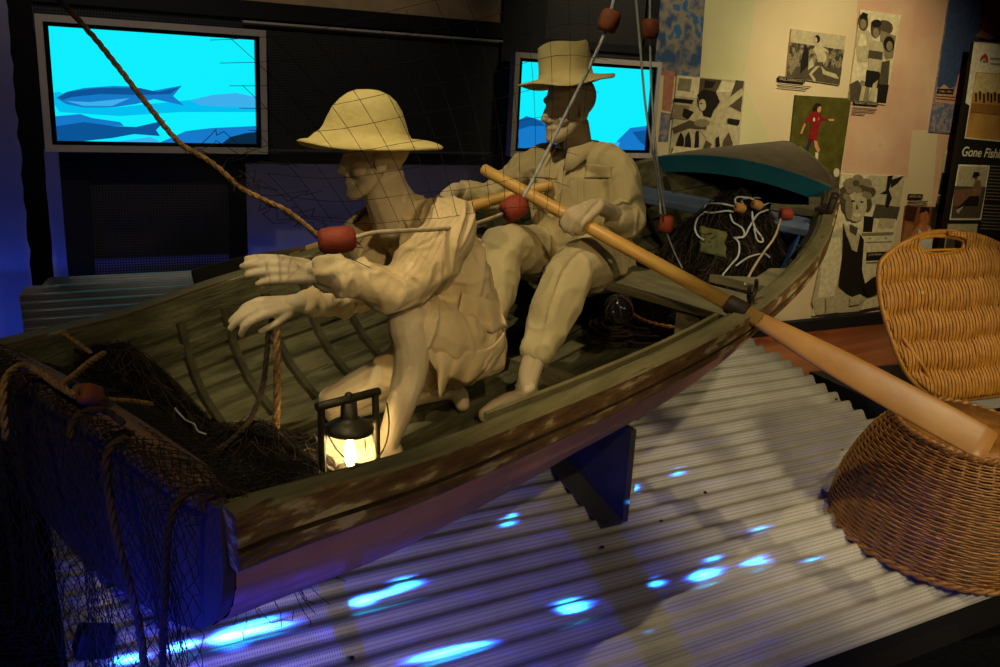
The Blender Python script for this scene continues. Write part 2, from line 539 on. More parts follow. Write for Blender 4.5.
m_floorshade = mat('painted_floor_shade', (12, 12, 13), (18, 18, 18), scale=60, rough=1.0, spec=.05)  # black sheet over the timber floor, paints in the dark of the unlit areas
mb = MB(); mb.hexa([tn(-4, -1, .001), tn(9, -1, .001), tn(9, 1.75, .001), tn(-4, 1.75, .001), tn(-4, -1, .006), tn(9, -1, .006), tn(9, 1.75, .006), tn(-4, 1.75, .006)]); mb.hexa([tn(-4, 1.75, .001), tn(1.2, 1.75, .001), tn(1.2, 5.1, .001), tn(-4, 5.1, .001), tn(-4, 1.75, .006), tn(1.2, 1.75, .006), tn(1.2, 5.1, .006), tn(-4, 5.1, .006)]); structure('floor_shade', mb, m_floorshade)
# ------------------------------------------------------------------ the two plaster figures
from mathutils.bvhtree import BVHTree
def ball(mb, c, rx, ry=None, rz=None, X=None, Y=None, Z=None, seg=14):
    ry = ry or rx; rz = rz or rx
    X = V(X).normalized() if X is not None else V((1, 0, 0))
    if Z is None: Z = V((0, 0, 1)) if abs(X.z) < .9 else V((0, 1, 0))
    Z = (V(Z) - X * X.dot(V(Z))).normalized(); Y = Z.cross(X)
    c = V(c); rings = []
    for i in range(seg + 1):
        a = -PI / 2 + PI * i / seg
        a = max(min(a, PI / 2 - .02), -PI / 2 + .02)
        rings.append([c + Z * (rz * math.sin(a)) + X * (rx * math.cos(a) * math.cos(q)) + Y * (ry * math.cos(a) * math.sin(q)) for q in [2 * PI * k / 18 for k in range(18)]])
    mb.rings(rings)
def limb(mb, nodes, n=5, seg=14, flat=1.0, up=None, ends=True):
    """nodes: list of (point, radius); smooth tapering tube with rounded ends"""
    pts = cr([a for a, r in nodes], n)
    rad = [v.x for v in cr([V((r, 0, 0)) for a, r in nodes], n)]
    if ends:
        for side in (0, 1):
            p = pts[0] if side == 0 else pts[-1]; q = pts[1] if side == 0 else pts[-2]
            d = (p - q).normalized(); r = rad[0] if side == 0 else rad[-1]
            add = [(p + d * r * .5 * math.sin(a) , r * math.cos(a)) for a in (.5, 1.0, 1.4)]
            if side == 0:
                pts = [a for a, b in add[::-1]] + pts; rad = [max(b, .0015) for a, b in add[::-1]] + rad
            else:
                pts = pts + [a for a, b in add]; rad = rad + [max(b, .0015) for a, b in add]
    mb.tube(pts, rad, seg, flat=flat, up=up)

def organic(name, mb, m, voxel, parent, smooth=3, disp=None):
    """fuse all pieces of mb into one continuous skin"""
    bmesh.ops.recalc_face_normals(mb.bm, faces=mb.bm.faces)
    me = bpy.data.meshes.new(name + '_pieces'); mb.bm.to_mesh(me); mb.bm.free()
    o = bpy.data.objects.new(name, me); COL.objects.link(o)
    r = o.modifiers.new('fuse', 'REMESH'); r.mode = 'VOXEL'; r.voxel_size = voxel
    dg = bpy.context.evaluated_depsgraph_get()
    nm = bpy.data.meshes.new_from_object(o.evaluated_get(dg))
    o.modifiers.clear(); o.data = nm; bpy.data.meshes.remove(me); nm.name = name
    bm = bmesh.new(); bm.from_mesh(nm)
    for _ in range(smooth):
        bmesh.ops.smooth_vert(bm, verts=bm.verts, factor=.5, use_axis_x=True, use_axis_y=True, use_axis_z=True)
    if disp:
        bm.normal_update()
        new = [v.co + v.normal * disp(v.co) for v in bm.verts]
        for v, c in zip(bm.verts, new): v.co = c
    for f in bm.faces: f.smooth = True
    bm.to_mesh(nm); bm.free()
    nm.materials.clear(); nm.materials.append(m)
    rel(o, parent)
    return o

def folds(amp, fr, ax=V((1, 1, 1)), seed=0):
    """cloth creases: sharp ridges from folded noise"""
    s = V((seed * 3.1, seed * 1.7, seed))
    def f(c):
        q = V((c.x * ax.x, c.y * ax.y, c.z * ax.z)) * fr + s
        q = q + V((noise.noise(q * .6), noise.noise(q * .6 + V((5, 0, 0))), noise.noise(q * .6 + V((0, 5, 0))))) * .7
        a = max(0, 1 - abs(noise.noise(q)) * 4.2) ** 1.4
        b = max(0, 1 - abs(noise.noise(q * 1.9 + V((9, 2, 4)))) * 3.6) ** 1.4
        return amp * (a * .8 + b * .45 - .30)
    return f

m_skin = mat('plaster_skin', (196, 178, 142), (184, 164, 128), (202, 186, 152), scale=14, rough=.8, bump=.12, bscale=90)
m_shirtw = mat('tan_linen', (204, 182, 138), (190, 166, 120), (212, 190, 148), scale=7, rough=.9, bump=.30, bscale=34)
m_shirtm = mat('cream_cotton', (190, 172, 126), (176, 158, 114), (200, 184, 140), scale=7, rough=.9, bump=.30, bscale=34)
m_trousm = mat('pale_trousers', (192, 176, 130), (178, 162, 118), scale=7, rough=.9, bump=.28, bscale=30)
m_hat = mat('cream_hat_straw', (214, 196, 128), (202, 182, 114), scale=18, rough=.85, bump=.3, bscale=80)
m_hat2 = mat('canvas_hat', (206, 188, 128), (190, 172, 114), scale=12, rough=.9, bump=.3, bscale=100)
m_dkopen = mat('hat_eyelet', (20, 18, 16), rough=.9)

def head(mb, c, f, u, k=1.0):
    f = V(f).normalized(); u = V(u); u = (u - f * u.dot(f)).normalized(); s = u.cross(f)
    def q(a, b, d): return V(c) + f * (a * k) + s * (b * k) + u * (d * k)
    ball(mb, q(-.008, 0, .030), .090 * k, .074 * k, .078 * k, X=f, Z=u)              # cranium
    ball(mb, q(.022, 0, -.02), .066 * k, .062 * k, .082 * k, X=f, Z=u)               # face mass
    limb(mb, [(q(.012, .052, -.035), .024 * k), (q(.045, .036, -.078), .022 * k), (q(.078, .0, -.098), .020 * k), (q(.045, -.036, -.078), .022 * k), (q(.012, -.052, -.035), .024 * k)])
    ball(mb, q(.084, 0, -.098), .016 * k)                                            # chin
    limb(mb, [(q(.084, 0, .012), .010 * k), (q(.098, 0, -.016), .012 * k), (q(.108, 0, -.036), .0125 * k)])   # nose
    ball(mb, q(.092, .009, -.040), .010 * k); ball(mb, q(.092, -.009, -.040), .010 * k)
    limb(mb, [(q(.058, .044, .024), .012 * k), (q(.082, .018, .026), .012 * k), (q(.084, 0, .022), .011 * k), (q(.082, -.018, .026), .012 * k), (q(.058, -.044, .024), .012 * k)])  # brow
    limb(mb, [(q(.074, .024, -.066), .008 * k), (q(.090, 0, -.063), .0105 * k), (q(.074, -.024, -.066), .008 * k)])   # upper lip
    limb(mb, [(q(.074, .020, -.076), .008 * k), (q(.088, 0, -.078), .0105 * k), (q(.074, -.020, -.076), .008 * k)])   # lower lip
    for t in (1, -1):
        ball(mb, q(.062, t * .031, .002), .0145 * k)                                 # eyeball under its lid
        ball(mb, q(.056, t * .043, -.034), .022 * k, .018 * k, .020 * k)             # cheek
        ball(mb, q(-.004, t * .076, -.008), .020 * k, .008 * k, .034 * k, X=f, Z=u)  # ear

def hand(mb, wrist, fdir, back, thumb_side, curls, spread=.10, k=1.0, thumb=(.7, .35), lens=None):
    """five separate fingers on a palm; curls = per finger list of three bend angles (index .. little)"""
    f = V(fdir).normalized(); b = V(back); b = (b - f * b.dot(f)).normalized(); s = f.cross(b) * thumb_side   # s points to the thumb side
    wv = V(wrist)
    def q(a, c, d): return wv + f * (a * k) + s * (c * k) + b * (d * k)
    kn = [q(.092, .030, .004), q(.096, .010, .008), q(.092, -.010, .006), q(.084, -.029, .001)]
    for i, n in enumerate(kn):
        base = q(.004, .014 - .009 * i, 0)
        limb(mb, [(base, .0165 * k), (base.lerp(n, .55), .0150 * k), (n, .0125 * k)], n=4, seg=10)
    ball(mb, q(.045, 0, -.004), .042 * k, .031 * k, .0145 * k, X=f, Z=b)
    ball(mb, q(.030, .026, -.010), .030 * k, .017 * k, .015 * k, X=f, Z=b)           # thumb mound
    fl = lens or [(.043, .026, .021), (.047, .030, .022), (.044, .028, .021), (.034, .021, .019)]
    for i, n in enumerate(kn):
        a = 0; p = n; side = (1.5 - i) * spread
        pts = [(p, .0120 * k)]
        for j in range(3):
            a += curls[i][j]
            d = (f * math.cos(a) - b * math.sin(a) + s * side * math.cos(a)).normalized()
            p = p + d * (fl[i][j] * k)
            pts.append((p, (.0112, .0102, .0090)[j] * k))
        limb(mb, pts, n=4, seg=10)
    t0 = q(.022, .030, -.008)
    d1 = (f * math.cos(thumb[0]) + s * math.sin(thumb[0]) - b * .35).normalized()
    d2 = (f * math.cos(thumb[1]) + s * math.sin(thumb[1]) * .5 - b * .5).normalized()
    limb(mb, [(t0, .0135 * k), (t0 + d1 * .036 * k, .0112 * k), (t0 + d1 * .036 * k + d2 * .030 * k, .0098 * k), (t0 + d1 * .036 * k + d2 * .054 * k, .0075 * k)], n=4, seg=10)

def decal(src, outline, off=.003, th=.004, name='patch', m=None, parent=None):
    """a thin cloth piece lying on src, outlined where those photo rays meet it"""
    bm = bmesh.new(); bm.from_mesh(src.data); bvh = BVHTree.FromBMesh(bm); bm.free()
    n = 9; (a, b, c, d) = [V((x, y, 0)) for x, y in outline]
    mb = MB(); rows = []
    for i in range(n):
        row = []
        for j in range(n):
            p = a.lerp(b, j / (n - 1)).lerp(d.lerp(c, j / (n - 1)), i / (n - 1))
            r = ray(p.x, p.y).normalized()
            h, nn, _, _ = bvh.ray_cast(EYE, r)
            if h is None: h, nn, _, _ = bvh.find_nearest(EYE + r * 3.3)
            row.append(h - r * off)
        rows.append(row)
    mb.grid(rows); o = mb.build(name, m, parent, world=True); solid(o, th, 0)
    return o

# ---------------- crouching figure hauling the net
woman = empty('person', B(.95, .0, -.42), label='crouching plaster figure in tan clothes and wide domed sunhat, hauling a rope', cat='person')
mb = MB()
WF = V((-.96, -.22, -.10)); WU = V((-.10, .0, 1))
WH = P(377, 157, 2.62)
head(mb, WH, WF, WU, 1.0)
limb(mb, [(P(381, 172, 2.63), .066), (P(385, 190, 2.65), .068), (P(399, 220, 2.69), .086)])
limb(mb, [(P(412, 215, 2.69), .07), (P(425, 245, 2.72), .10), (P(452, 300, 2.77), .10), (P(468, 345, 2.80), .11)])
# near arm
limb(mb, [(P(452, 228, 2.58), .05), (P(398, 288, 2.46), .040), (P(350, 278, 2.40), .036), (P(322, 272, 2.355), .029), (P(312, 272, 2.345), .028)])
c1 = [.10, .25, .2]
hand(mb, P(317, 273, 2.35), P(270, 269, 2.30) - P(317, 273, 2.35), V((-.10, -.80, .62)), 1, [[.10, .22, .18], [.14, .24, .18], [.18, .26, .2], [.22, .30, .24]], spread=.02, k=1.02, thumb=(.35, .1))
# far arm
limb(mb, [(P(378, 235, 2.86), .05), (P(366, 285, 2.74), .04), (P(320, 300, 2.58), .034), (P(295, 303, 2.50), .027), (P(288, 304, 2.49), .026)])
hand(mb, P(291, 304, 2.495), P(258, 309, 2.44) - P(291, 304, 2.495), V((-.35, -.72, .62)), -1, [[.5, .5, .4], [.42, .34, .25], [.40, .36, .25], [.45, .40, .3]], spread=.03, k=1.02, thumb=(.4, .1))
# near leg
limb(mb, [(P(472, 352, 2.74), .085), (P(440, 336, 2.62), .075), (P(408, 322, 2.50), .056), (P(411, 345, 2.50), .054), (P(410, 372, 2.51), .052), (P(400, 408, 2.50), .043), (P(389, 440, 2.50), .034), (P(385, 456, 2.50), .036)])
fz = B(.75, -.1, -.400).z
def floorpt(p, h): 
    b = toB(p); return B(b.x, b.y, -.398 + h)
an = P(387, 455, 2.50)
limb(mb, [(floorpt(an, .045) + V((.02, .02, 0)), .038), (floorpt(an, .040) + V((-.05, -.04, 0)), .036), (floorpt(an, .022) + V((-.13, -.09, 0)), .026), (floorpt(an, .018) + V((-.165, -.11, 0)), .018)], flat=1.0)
# far leg: knee on the boards
kn = P(330, 402, 2.72)
kn = floorpt(kn, .075)
limb(mb, [(P(458, 352, 2.86), .085), (P(395, 372, 2.80), .072), (kn, .058)])
ank = floorpt(P(450, 394, 2.93), .05)
limb(mb, [(kn, .056), (kn.lerp(ank, .35) + V((0, 0, .005)), .052), (ank, .036)])
limb(mb, [(ank, .036), (ank + V((.035, -.03, -.015)), .032), (ank + V((.05, -.06, -.045)), .022)])
wbody = organic('body', mb, m_skin, .0042, woman, 2)

mb = MB()
lat = (P(452, 225, 2.56) - P(378, 232, 2.86)).normalized()
limb(mb, [(P(462, 342, 2.78), .150), (P(458, 312, 2.77), .148), (P(444, 268, 2.74), .160), (P(428, 238, 2.72), .150), (P(418, 222, 2.70), .10)], flat=.80, up=lat)
limb(mb, [(P(414, 226, 2.70), .080), (P(405, 212, 2.67), .066)], n=2)
limb(mb, [(P(432, 224, 2.64), .075), (P(452, 226, 2.57), .080), (P(432, 256, 2.51), .080), (P(398, 287, 2.45), .066), (P(360, 281, 2.40), .055), (P(329, 273, 2.36), .046), (P(320, 272, 2.352), .042)])
limb(mb, [(P(400, 225, 2.80), .08), (P(372, 235, 2.87), .085), (P(362, 285, 2.74), .072), (P(325, 300, 2.60), .052), (P(306, 302, 2.52), .043)])
# skirt of the shirt, thigh cloth and hanging hem
limb(mb, [(P(470, 344, 2.74), .125), (P(446, 334, 2.63), .110), (P(414, 322, 2.53), .078)])
limb(mb, [(P(466, 350, 2.82), .12), (P(425, 360, 2.83), .100), (P(388, 376, 2.79), .082)])
ball(mb, P(472, 346, 2.76), .120, .11, .115)
wcloth = organic('clothing', mb, m_shirtw, .0065, woman, 3, folds(.017, 6.2, V((1.25, 1.25, .75)), 1))
# hanging hem of the rolled trouser leg, in folds
mb = MB(); top_ = [(404, 326), (418, 332), (432, 340), (446, 346), (462, 350), (478, 350), (494, 344), (504, 332)]
bot_ = [(412, 338), (424, 348), (436, 372), (441, 396), (450, 377), (463, 384), (486, 369), (505, 347)]
dep_ = [2.475, 2.485, 2.51, 2.53, 2.555, 2.585, 2.625, 2.67]
tt_ = cr([P(x, y, d) for (x, y), d in zip(top_, dep_)], 8); bb_ = cr([P(x, y, d + .02) for (x, y), d in zip(bot_, dep_)], 8)
mb.grid([[a_.lerp(b_, j / 9) + V((.0, -1, 0)) * (.012 * math.sin(k * .62) * (j / 9) + .010 * math.sin(PI * j / 9)) for j in range(10)] for k, (a_, b_) in enumerate(zip(tt_, bb_))])
o = mb.build('trouser_hem', m_shirtw, wcloth, world=True); solid(o, .006)
# tail of the shirt over the hip
mb = MB(); top_ = [(462, 292), (474, 296), (486, 298), (498, 300)]; bot_ = [(456, 322), (472, 330), (490, 332), (507, 326)]; dep_ = [2.60, 2.615, 2.64, 2.69]
tt_ = cr([P(x, y, d) for (x, y), d in zip(top_, dep_)], 8); bb_ = cr([P(x, y, d - .01) for (x, y), d in zip(bot_, dep_)], 8)
mb.grid([[a_.lerp(b_, j / 7) + V((.0, -1, 0)) * (.010 * math.sin(k * .8) * (j / 7)) for j in range(8)] for k, (a_, b_) in enumerate(zip(tt_, bb_))])
o = mb.build('shirt_tail', m_shirtw, wcloth, world=True); solid(o, .006)
# collar
mb = MB()
col = cr([P(372, 236, 2.62), P(352, 222, 2.70), P(370, 205, 2.78), P(405, 196, 2.78), P(432, 208, 2.70), P(424, 222, 2.62), P(400, 232, 2.58)], 6)
ctr = P(402, 215, 2.68)
mb.grid([[p, p + (p - ctr).normalized() * .030 + V((0, 0, -.018)), p + (p - ctr).normalized() * .052 + V((0, 0, -.055))] for p in col])
o = mb.build('collar', m_shirtw, wcloth, world=True); solid(o, .006)
# sunhat
mb = MB(); seg = 48; rows = []
hx = V((-1, -.16, 0)).normalized(); hz = V((-.10, .02, 1)).normalized(); hy = hz.cross(hx)
hc = P(372, 143, 2.62)
prof = [(.001, .146), (.030, .144), (.056, .134), (.076, .116), (.090, .090), (.098, .060), (.104, .030), (.112, .014), (.135, .006), (.165, .002), (.197, .0), (.206, -.005)]
for r, h in prof:
    row = []
    for k in range(seg):
        q = 2 * PI * k / seg; cx, cy = math.cos(q), math.sin(q)
        br = max(0, (r - .106) / .1)
        crn = 1 - br
        wob = br * (.010 * math.sin(2 * q + .6) + .006 * math.sin(3 * q + 1.2))
        bell = .018 * max(0, cx) * math.exp(-((r - .12) / .03) ** 2)
        shift = .036 * max(0, cx) * max(0, 1 - h / .125) * max(0, 1 - br * 1.2)
        row.append(hc + hx * (r * cx + shift + .004 * br) + hy * (r * cy * .94) + hz * (h + wob + bell - .012 * br * max(0, cx)))
    rows.append(row)
mb.rings(rows, True, False)
o = mb.build('hat', m_hat, woman, world=True); solid(o, .006)
o['label'] = 'wide brimmed cream sunhat with domed crown'

# ---------------- rower
man = empty('person', B(1.95, .06, -.068), label='seated plaster figure in cream shirt and flat-topped bucket hat, rowing', cat='person')
mb = MB()
MF = V((-.84, -.52, -.14)); MU = V((.06, 0, 1))
MH = P(570, 106, 3.46)
head(mb, MH, MF, MU, 1.10)
limb(mb, [(P(574, 124, 3.48), .056), (P(577, 142, 3.50), .056), (P(577, 164, 3.51), .07)])
latm = (P(628, 158, 3.38) - P(522, 158, 3.66)).normalized()
limb(mb, [(P(577, 165, 3.51), .12), (P(576, 215, 3.51), .12), (P(576, 255, 3.52), .14)], flat=.75, up=latm)
G1 = P(592, 212, 3.13)     # where the near hand closes on the oar
limb(mb, [(P(615, 168, 3.40), .05), (P(628, 218, 3.32), .040), (P(618, 216, 3.235), .036), (P(609, 211, 3.18), .028)])
OA = P(483, 169, 3.26); OLK = P(737, 308, 2.79)
oax = (OLK - OA).normalized()
hn = V((-.15, -.55, .82))
hn = (hn - oax * hn.dot(oax)).normalized(); hf = oax.cross(hn)
if hf.x > 0: hf = -hf
gp = OA + oax * ((G1 - OA).dot(oax))
gc = [[1.0, 1.05, .6], [1.05, 1.1, .6], [1.1, 1.1, .6], [1.15, 1.1, .6]]
wrist1 = gp - hf * .078 * .9 + hn * .034 + oax * .02
hand(mb, wrist1, hf * .93 - oax * .25, hn * 1.0 - hf * .05, 1 if (hf.cross(hn)).dot(oax) < 0 else -1, gc, spread=.06, k=1.08, thumb=(.5, .1))
limb(mb, [(P(609, 211, 3.18), .029), (wrist1, .027)], n=3)
# far arm and hand
O2A = P(553, 184, 3.40); O2B = P(300, 252, 3.50)
o2x = (O2B - O2A).normalized()
g2 = O2A + o2x * .42
limb(mb, [(P(524, 162, 3.66), .05), (P(492, 196, 3.70), .040), (P(466, 192, 3.60), .034), (P(456, 189, 3.555), .027)])
hn2 = (V((.1, -.25, .9)) - o2x * V((.1, -.25, .9)).dot(o2x)).normalized(); hf2 = o2x.cross(hn2)
if hf2.y > 0: hf2 = -hf2
wr2 = g2 - hf2 * .075 + hn2 * .036
limb(mb, [(P(456, 189, 3.555), .028), (wr2, .027)], n=3)
hand(mb, wr2, hf2, hn2, 1 if (hf2.cross(hn2)).dot(o2x) < 0 else -1, gc, spread=.06, k=1.08, thumb=(.5, .1))
# legs
limb(mb, [(P(600, 262, 3.42), .09), (P(572, 270, 3.06), .058), (P(550, 318, 2.98), .050), (P(533, 362, 2.91), .040), (P(526, 388, 2.86), .036)])
a2 = P(525, 391, 2.855)
limb(mb, [(a2 + V((0, 0, .02)), .036), (floorpt(a2, .045) + V((.01, .02, 0)), .040), (floorpt(a2, .045) + V((-.045, -.035, 0)), .042), (floorpt(a2, .032) + V((-.095, -.075, 0)), .038), (floorpt(a2, .024) + V((-.135, -.105, 0)), .025)])
limb(mb, [(P(552, 256, 3.60), .09), (P(503, 248, 3.25), .058), (P(492, 300, 3.18), .050), (P(486, 345, 3.15), .040), (P(483, 370, 3.15), .034)])
a3 = P(483, 372, 3.15)
limb(mb, [(floorpt(a3, .06), .036), (floorpt(a3, .045) + V((-.05, -.03, 0)), .038), (floorpt(a3, .028) + V((-.12, -.07, 0)), .034), (floorpt(a3, .02) + V((-.17, -.10, 0)), .02)])
limb(mb, [(a3, .035), (floorpt(a3, .05), .036)])
mbody = organic('body', mb, m_skin, .0045, man, 2)

mb = MB()
limb(mb, [(P(577, 262, 3.52), .200), (P(577, 225, 3.52), .192), (P(576, 188, 3.52), .198), (P(577, 168, 3.52), .165), (P(578, 150, 3.51), .080)], flat=.70, up=latm)
limb(mb, [(P(598, 162, 3.44), .066), (P(617, 168, 3.39), .070), (P(626, 195, 3.35), .066), (P(629, 221, 3.31), .062), (P(622, 220, 3.25), .056), (P(615, 217, 3.225), .052)])
limb(mb, [(P(554, 160, 3.58), .068), (P(532, 168, 3.64), .070), (P(508, 184, 3.68), .066), (P(490, 198, 3.69), .064), (P(472, 194, 3.62), .054), (P(464, 192, 3.59), .048)])
limb(mb, [(P(616, 214, 3.25), .056), (P(625, 222, 3.27), .062)], n=2)
limb(mb, [(P(614, 245, 3.40), .075), (P(615, 258, 3.37), .055)], n=2)
mshirt = organic('shirt', mb, m_shirtm, .0065, man, 3, folds(.014, 6.0, V((1.2, 1.2, .8)), 4))
mb = MB()
limb(mb, [(P(590, 258, 3.52), .155), (P(560, 258, 3.56), .155)], n=3)
limb(mb, [(P(604, 262, 3.46), .125), (P(592, 264, 3.26), .108), (P(572, 272, 3.06), .084), (P(559, 300, 3.00), .082), (P(549, 325, 2.975), .074), (P(540, 346, 2.94), .062), (P(536, 358, 2.92), .054)])
limb(mb, [(P(550, 255, 3.62), .125), (P(526, 252, 3.42), .105), (P(502, 250, 3.25), .084), (P(494, 290, 3.19), .080), (P(488, 325, 3.16), .062)])
mtrous = organic('trousers', mb, m_trousm, .0065, man, 3, folds(.012, 5.2, V((1.1, 1.1, .7)), 8))
for outline in ([(586, 164), (612, 166), (610, 178), (584, 178)], [(533, 168), (558, 170), (556, 179), (534, 177)]):
    decal(mshirt, outline, .004, .005, 'pocket_flap', m_shirtm, mshirt)
for outline in ([(583, 178), (611, 178), (612, 205), (584, 205)], [(535, 178), (556, 180), (556, 200), (536, 200)]):
    decal(mshirt, outline, .001, .003, 'pocket', m_shirtm, mshirt)
decal(mshirt, [(570, 160), (577, 160), (579, 245), (572, 245)], .001, .003, 'placket', m_shirtm, mshirt)
# collar with two points
mb = MB()
cm = P(577, 150, 3.50); ff = V((MF.x, MF.y, 0)).normalized(); ss = V((-ff.y, ff.x, 0))
ring = []
for k in range(33):
    q = math.radians(-150 + 300 * k / 32); 
    d = -ff * math.cos(q) + ss * math.sin(q)
    point = .035 * math.exp(-((abs(math.degrees(q)) - 140) / 22) ** 2)
    dn = .02 * max(0, -math.cos(q))
    ring.append([cm + d * .062 + UP * (.030 - dn * 1.6), cm + d * .080 + UP * (.036 - dn * 1.6), cm + d * (.105 + point * .4) + UP * (-.012 - point - dn * 1.6)])
mb.grid(ring); o = mb.build('collar', m_shirtm, mshirt, world=True); solid(o, .005)
# bucket hat
mb = MB(); rows = []
hx = V((-.80, -.60, 0)).normalized(); hz = V((-.16, .03, 1)).normalized(); hx = (hx - hz * hx.dot(hz)).normalized(); hy = hz.cross(hx)
hc = P(566, 79, 3.46)
prof = [(.001, .120), (.055, .120), (.082, .126), (.090, .116), (.093, .075), (.095, .03), (.100, .008), (.125, .0), (.155, -.008), (.180, -.014)]
for r, h in prof:
    row = []
    for k in range(seg):
        q = 2 * PI * k / seg; cx, cy = math.cos(q), math.sin(q)
        br = max(0, (r - .10) / .08)
        wob = br * (.012 * math.sin(2 * q + 2.4) + .004 * math.sin(5 * q))
        dent = -.010 * (1 if r < .06 else 0) * (1 - abs(cy)) + (.004 * math.sin(3 * q) if r < .09 else 0)
        row.append(hc + hx * r * cx * 1.05 + hy * r * cy * .95 + hz * (h + wob + dent))
    rows.append(row)
mb.rings(rows, True, False)
o = mb.build('hat', m_hat2, man, world=True); solid(o, .005)
o['label'] = 'cream canvas bucket hat with flat crown'
# ------------------------------------------------------------------ oars, lantern, cradle, baskets, ropes, floats
m_oar = mat('varnished_oar', (206, 162, 84), (192, 144, 66), (214, 172, 96), scale=7, rough=.42, bump=.12, stretch=(1, 1, 1), spec=.45)
m_blade = mat('varnished_blade', (172, 124, 62), (152, 104, 48), scale=6, rough=.4, bump=.1, spec=.45)
OLK = P(737, 308, 2.79)
oax = (OLK - OA).normalized()
m_oar2 = mat('dull_oar_wood', (150, 122, 74), (132, 106, 64), scale=7, rough=.6)
m_blade2 = mat('grey_brown_blade', (104, 92, 70), (90, 78, 58), scale=6, rough=.7)
MOAR = (m_oar, m_blade)
def oar(name, A, ax, length, blade_len, bl_w, flat_n, r0, r1, label, collar=None, mats=None):
    m_oar, m_blade = mats or MOAR
    root = empty(name, A, label=label, cat='oar')
    mb = MB()
    e = A + ax * (length - blade_len)
    mb.tube([A, A + ax * .006, A + ax * .10, A + ax * .13, A + ax * .5, A + ax * (length * .6), e, e + ax * .12], [r0 * .80, r0 * .92, r0 * .95, r0, r0 * 1.02, r1, r1 * .82, r1 * .5], 16)
    mb.build('loom', m_oar, root, world=True)
    fn = (flat_n - ax * flat_n.dot(ax)).normalized(); sd = ax.cross(fn)
    mb = MB(); rows = []
    for i in range(22):
        s = i / 21
        w = interp(s, [0, .06, .2, .4, .6, .85, .96, 1], [r1 * .84, r1 * .95, bl_w * .62, bl_w * .86, bl_w * .96, bl_w, bl_w * .98, bl_w * .88])
        h = interp(s, [0, .12, .3, .6, 1], [r1 * .84, r1 * .62, .014, .009, .007])
        c = e + ax * (blade_len * s)
        rows.append([c + sd * (w * math.copysign(abs(math.cos(q)) ** .8, math.cos(q))) + fn * (h * math.sin(q)) for q in [2 * PI * k / 20 for k in range(20)]])
    mb.rings(rows); mb.build('blade', m_blade, root, world=True)
    if collar:
        mb = MB(); c = A + ax * collar
        mb.tube([c - ax * .035, c - ax * .03, c + ax * .03, c + ax * .035], [r1 * 1.06, r1 * 1.22, r1 * 1.22, r1 * 1.06], 16)
        mb.build('leather_collar', m_leather, root, world=True, label='dark leather collar')
    return root
lk = (OLK - OA).length
oar('oar', OA, oax, lk * 1.80, .82, .058, (EYE - OLK).normalized() * .75 + UP * .6, .0225, .0255, 'long varnished wooden oar lying across the near gunwale, blade towards the wicker basket', lk)
oar('oar', O2A, o2x, 1.50, .50, .045, UP * .25 + V((.2, -.9, 0)), .021, .023, mats=(m_oar, m_blade2), label='second wooden oar held in the rower\'s far hand, passing behind the sunhat figure')
# rowlock on the near gunwale
mb = MB(); rg = gun_pt(.487, -1, .006, .006)
g0 = B(*rg)
m_iron = mat('dark_iron', (34, 30, 28), (48, 40, 34), scale=30, rough=.55, metal=.5)
mb.tube([g0 - BW * .02, g0 + BW * .012], .011, 10)
arc = [g0 + BW * .012 + (oax.cross(BW).normalized() * math.sin(a) * .036 - BW * (math.cos(a) - 1) * .036) for a in np.linspace(-2.2, 2.2, 19)]
mb.tube(arc, .007, 8)
mb.build('rowlock', m_iron, boat, world=True)

# cradle of steel plate under the hull
m_steel = mat('painted_steel', (72, 70, 70), (60, 58, 60), scale=6, rough=.55, metal=.2, bump=.05)
p0 = deckhit(622, 527); 
def hull_bottom(p):
    b = toB(p); t = b.x / L; q = abs(b.y)
    if q > beam(t) * .985: return None
    s = interp(q / beam(t), _gv, _gs); return B(b.x, b.y, section(t, s).z)
cr_root = empty('steel_cradle', p0, label='dark angled steel plate cradle standing on the corrugated deck under the hull', cat='bracket')
def topz(p):
    lo = p.z
    for _ in range(12):
        h = hull_bottom(V((p.x, p.y, lo)))
        if h is None: return None
        lo = h.z
    return lo
mb = MB(); top = []; bot = []
for i in range(15):
    q = p0 + DN * (.95 * i / 14); q.z = deckz(q) + .016
    z = topz(V((q.x, q.y, .75)))
    bot.append(q)
    top.append(V((q.x, q.y, (z - .006) if z else None or q.z + .33)))
top[0].z = max(P(632, 436, p0.y).z, top[1].z)
mb.prism(bot + top[::-1], DD * .022); mb.build('upright_plate', m_steel, cr_root, world=True)
mb = MB(); a0 = p0.copy(); a0.z = deckz(a0) + .012; a1 = p0 + DN * .95; a1.z = deckz(a1) + .012
mb.prism([a0 + UP * .012 - DD * .0, a1 + UP * .012, a1 + UP * .012 - DD * .085, a0 + UP * .012 - DD * .085], UP * -.012 + UP * 0)
mb.build('foot_plate', m_steel, cr_root, world=True)

# hurricane lantern with an electric bulb
m_lant = mat('lantern_metal', (52, 48, 36), (66, 60, 44), scale=25, rough=.5, metal=.6)
m_glass = bpy.data.materials.new('lantern_glass'); m_glass.use_nodes = True
b = m_glass.node_tree.nodes['Principled BSDF']; b.inputs['Base Color'].default_value = (1, .86, .6, 1); b.inputs['Alpha'].default_value = .22; b.inputs['Roughness'].default_value = .12
m_bulb = mat('lamp_flame', (255, 240, 200), emit=(255, 226, 160), estr=40)
LB = toB(P(351, 492, 2.33)); LBP = B(LB.x, LB.y, -.400)
lz = V((-.03, .0, 1)).normalized()
lan = empty('lantern', LBP, label='lit hurricane lantern in a dark metal frame on the bottom boards', cat='lantern')
lx = V((.72, .69, .0)); lx = (lx - lz * lx.dot(lz)).normalized(); ly = lz.cross(lx)
LK = 1.10
def lp(x, y, z): return LBP + (lx * x + ly * y + lz * z) * LK
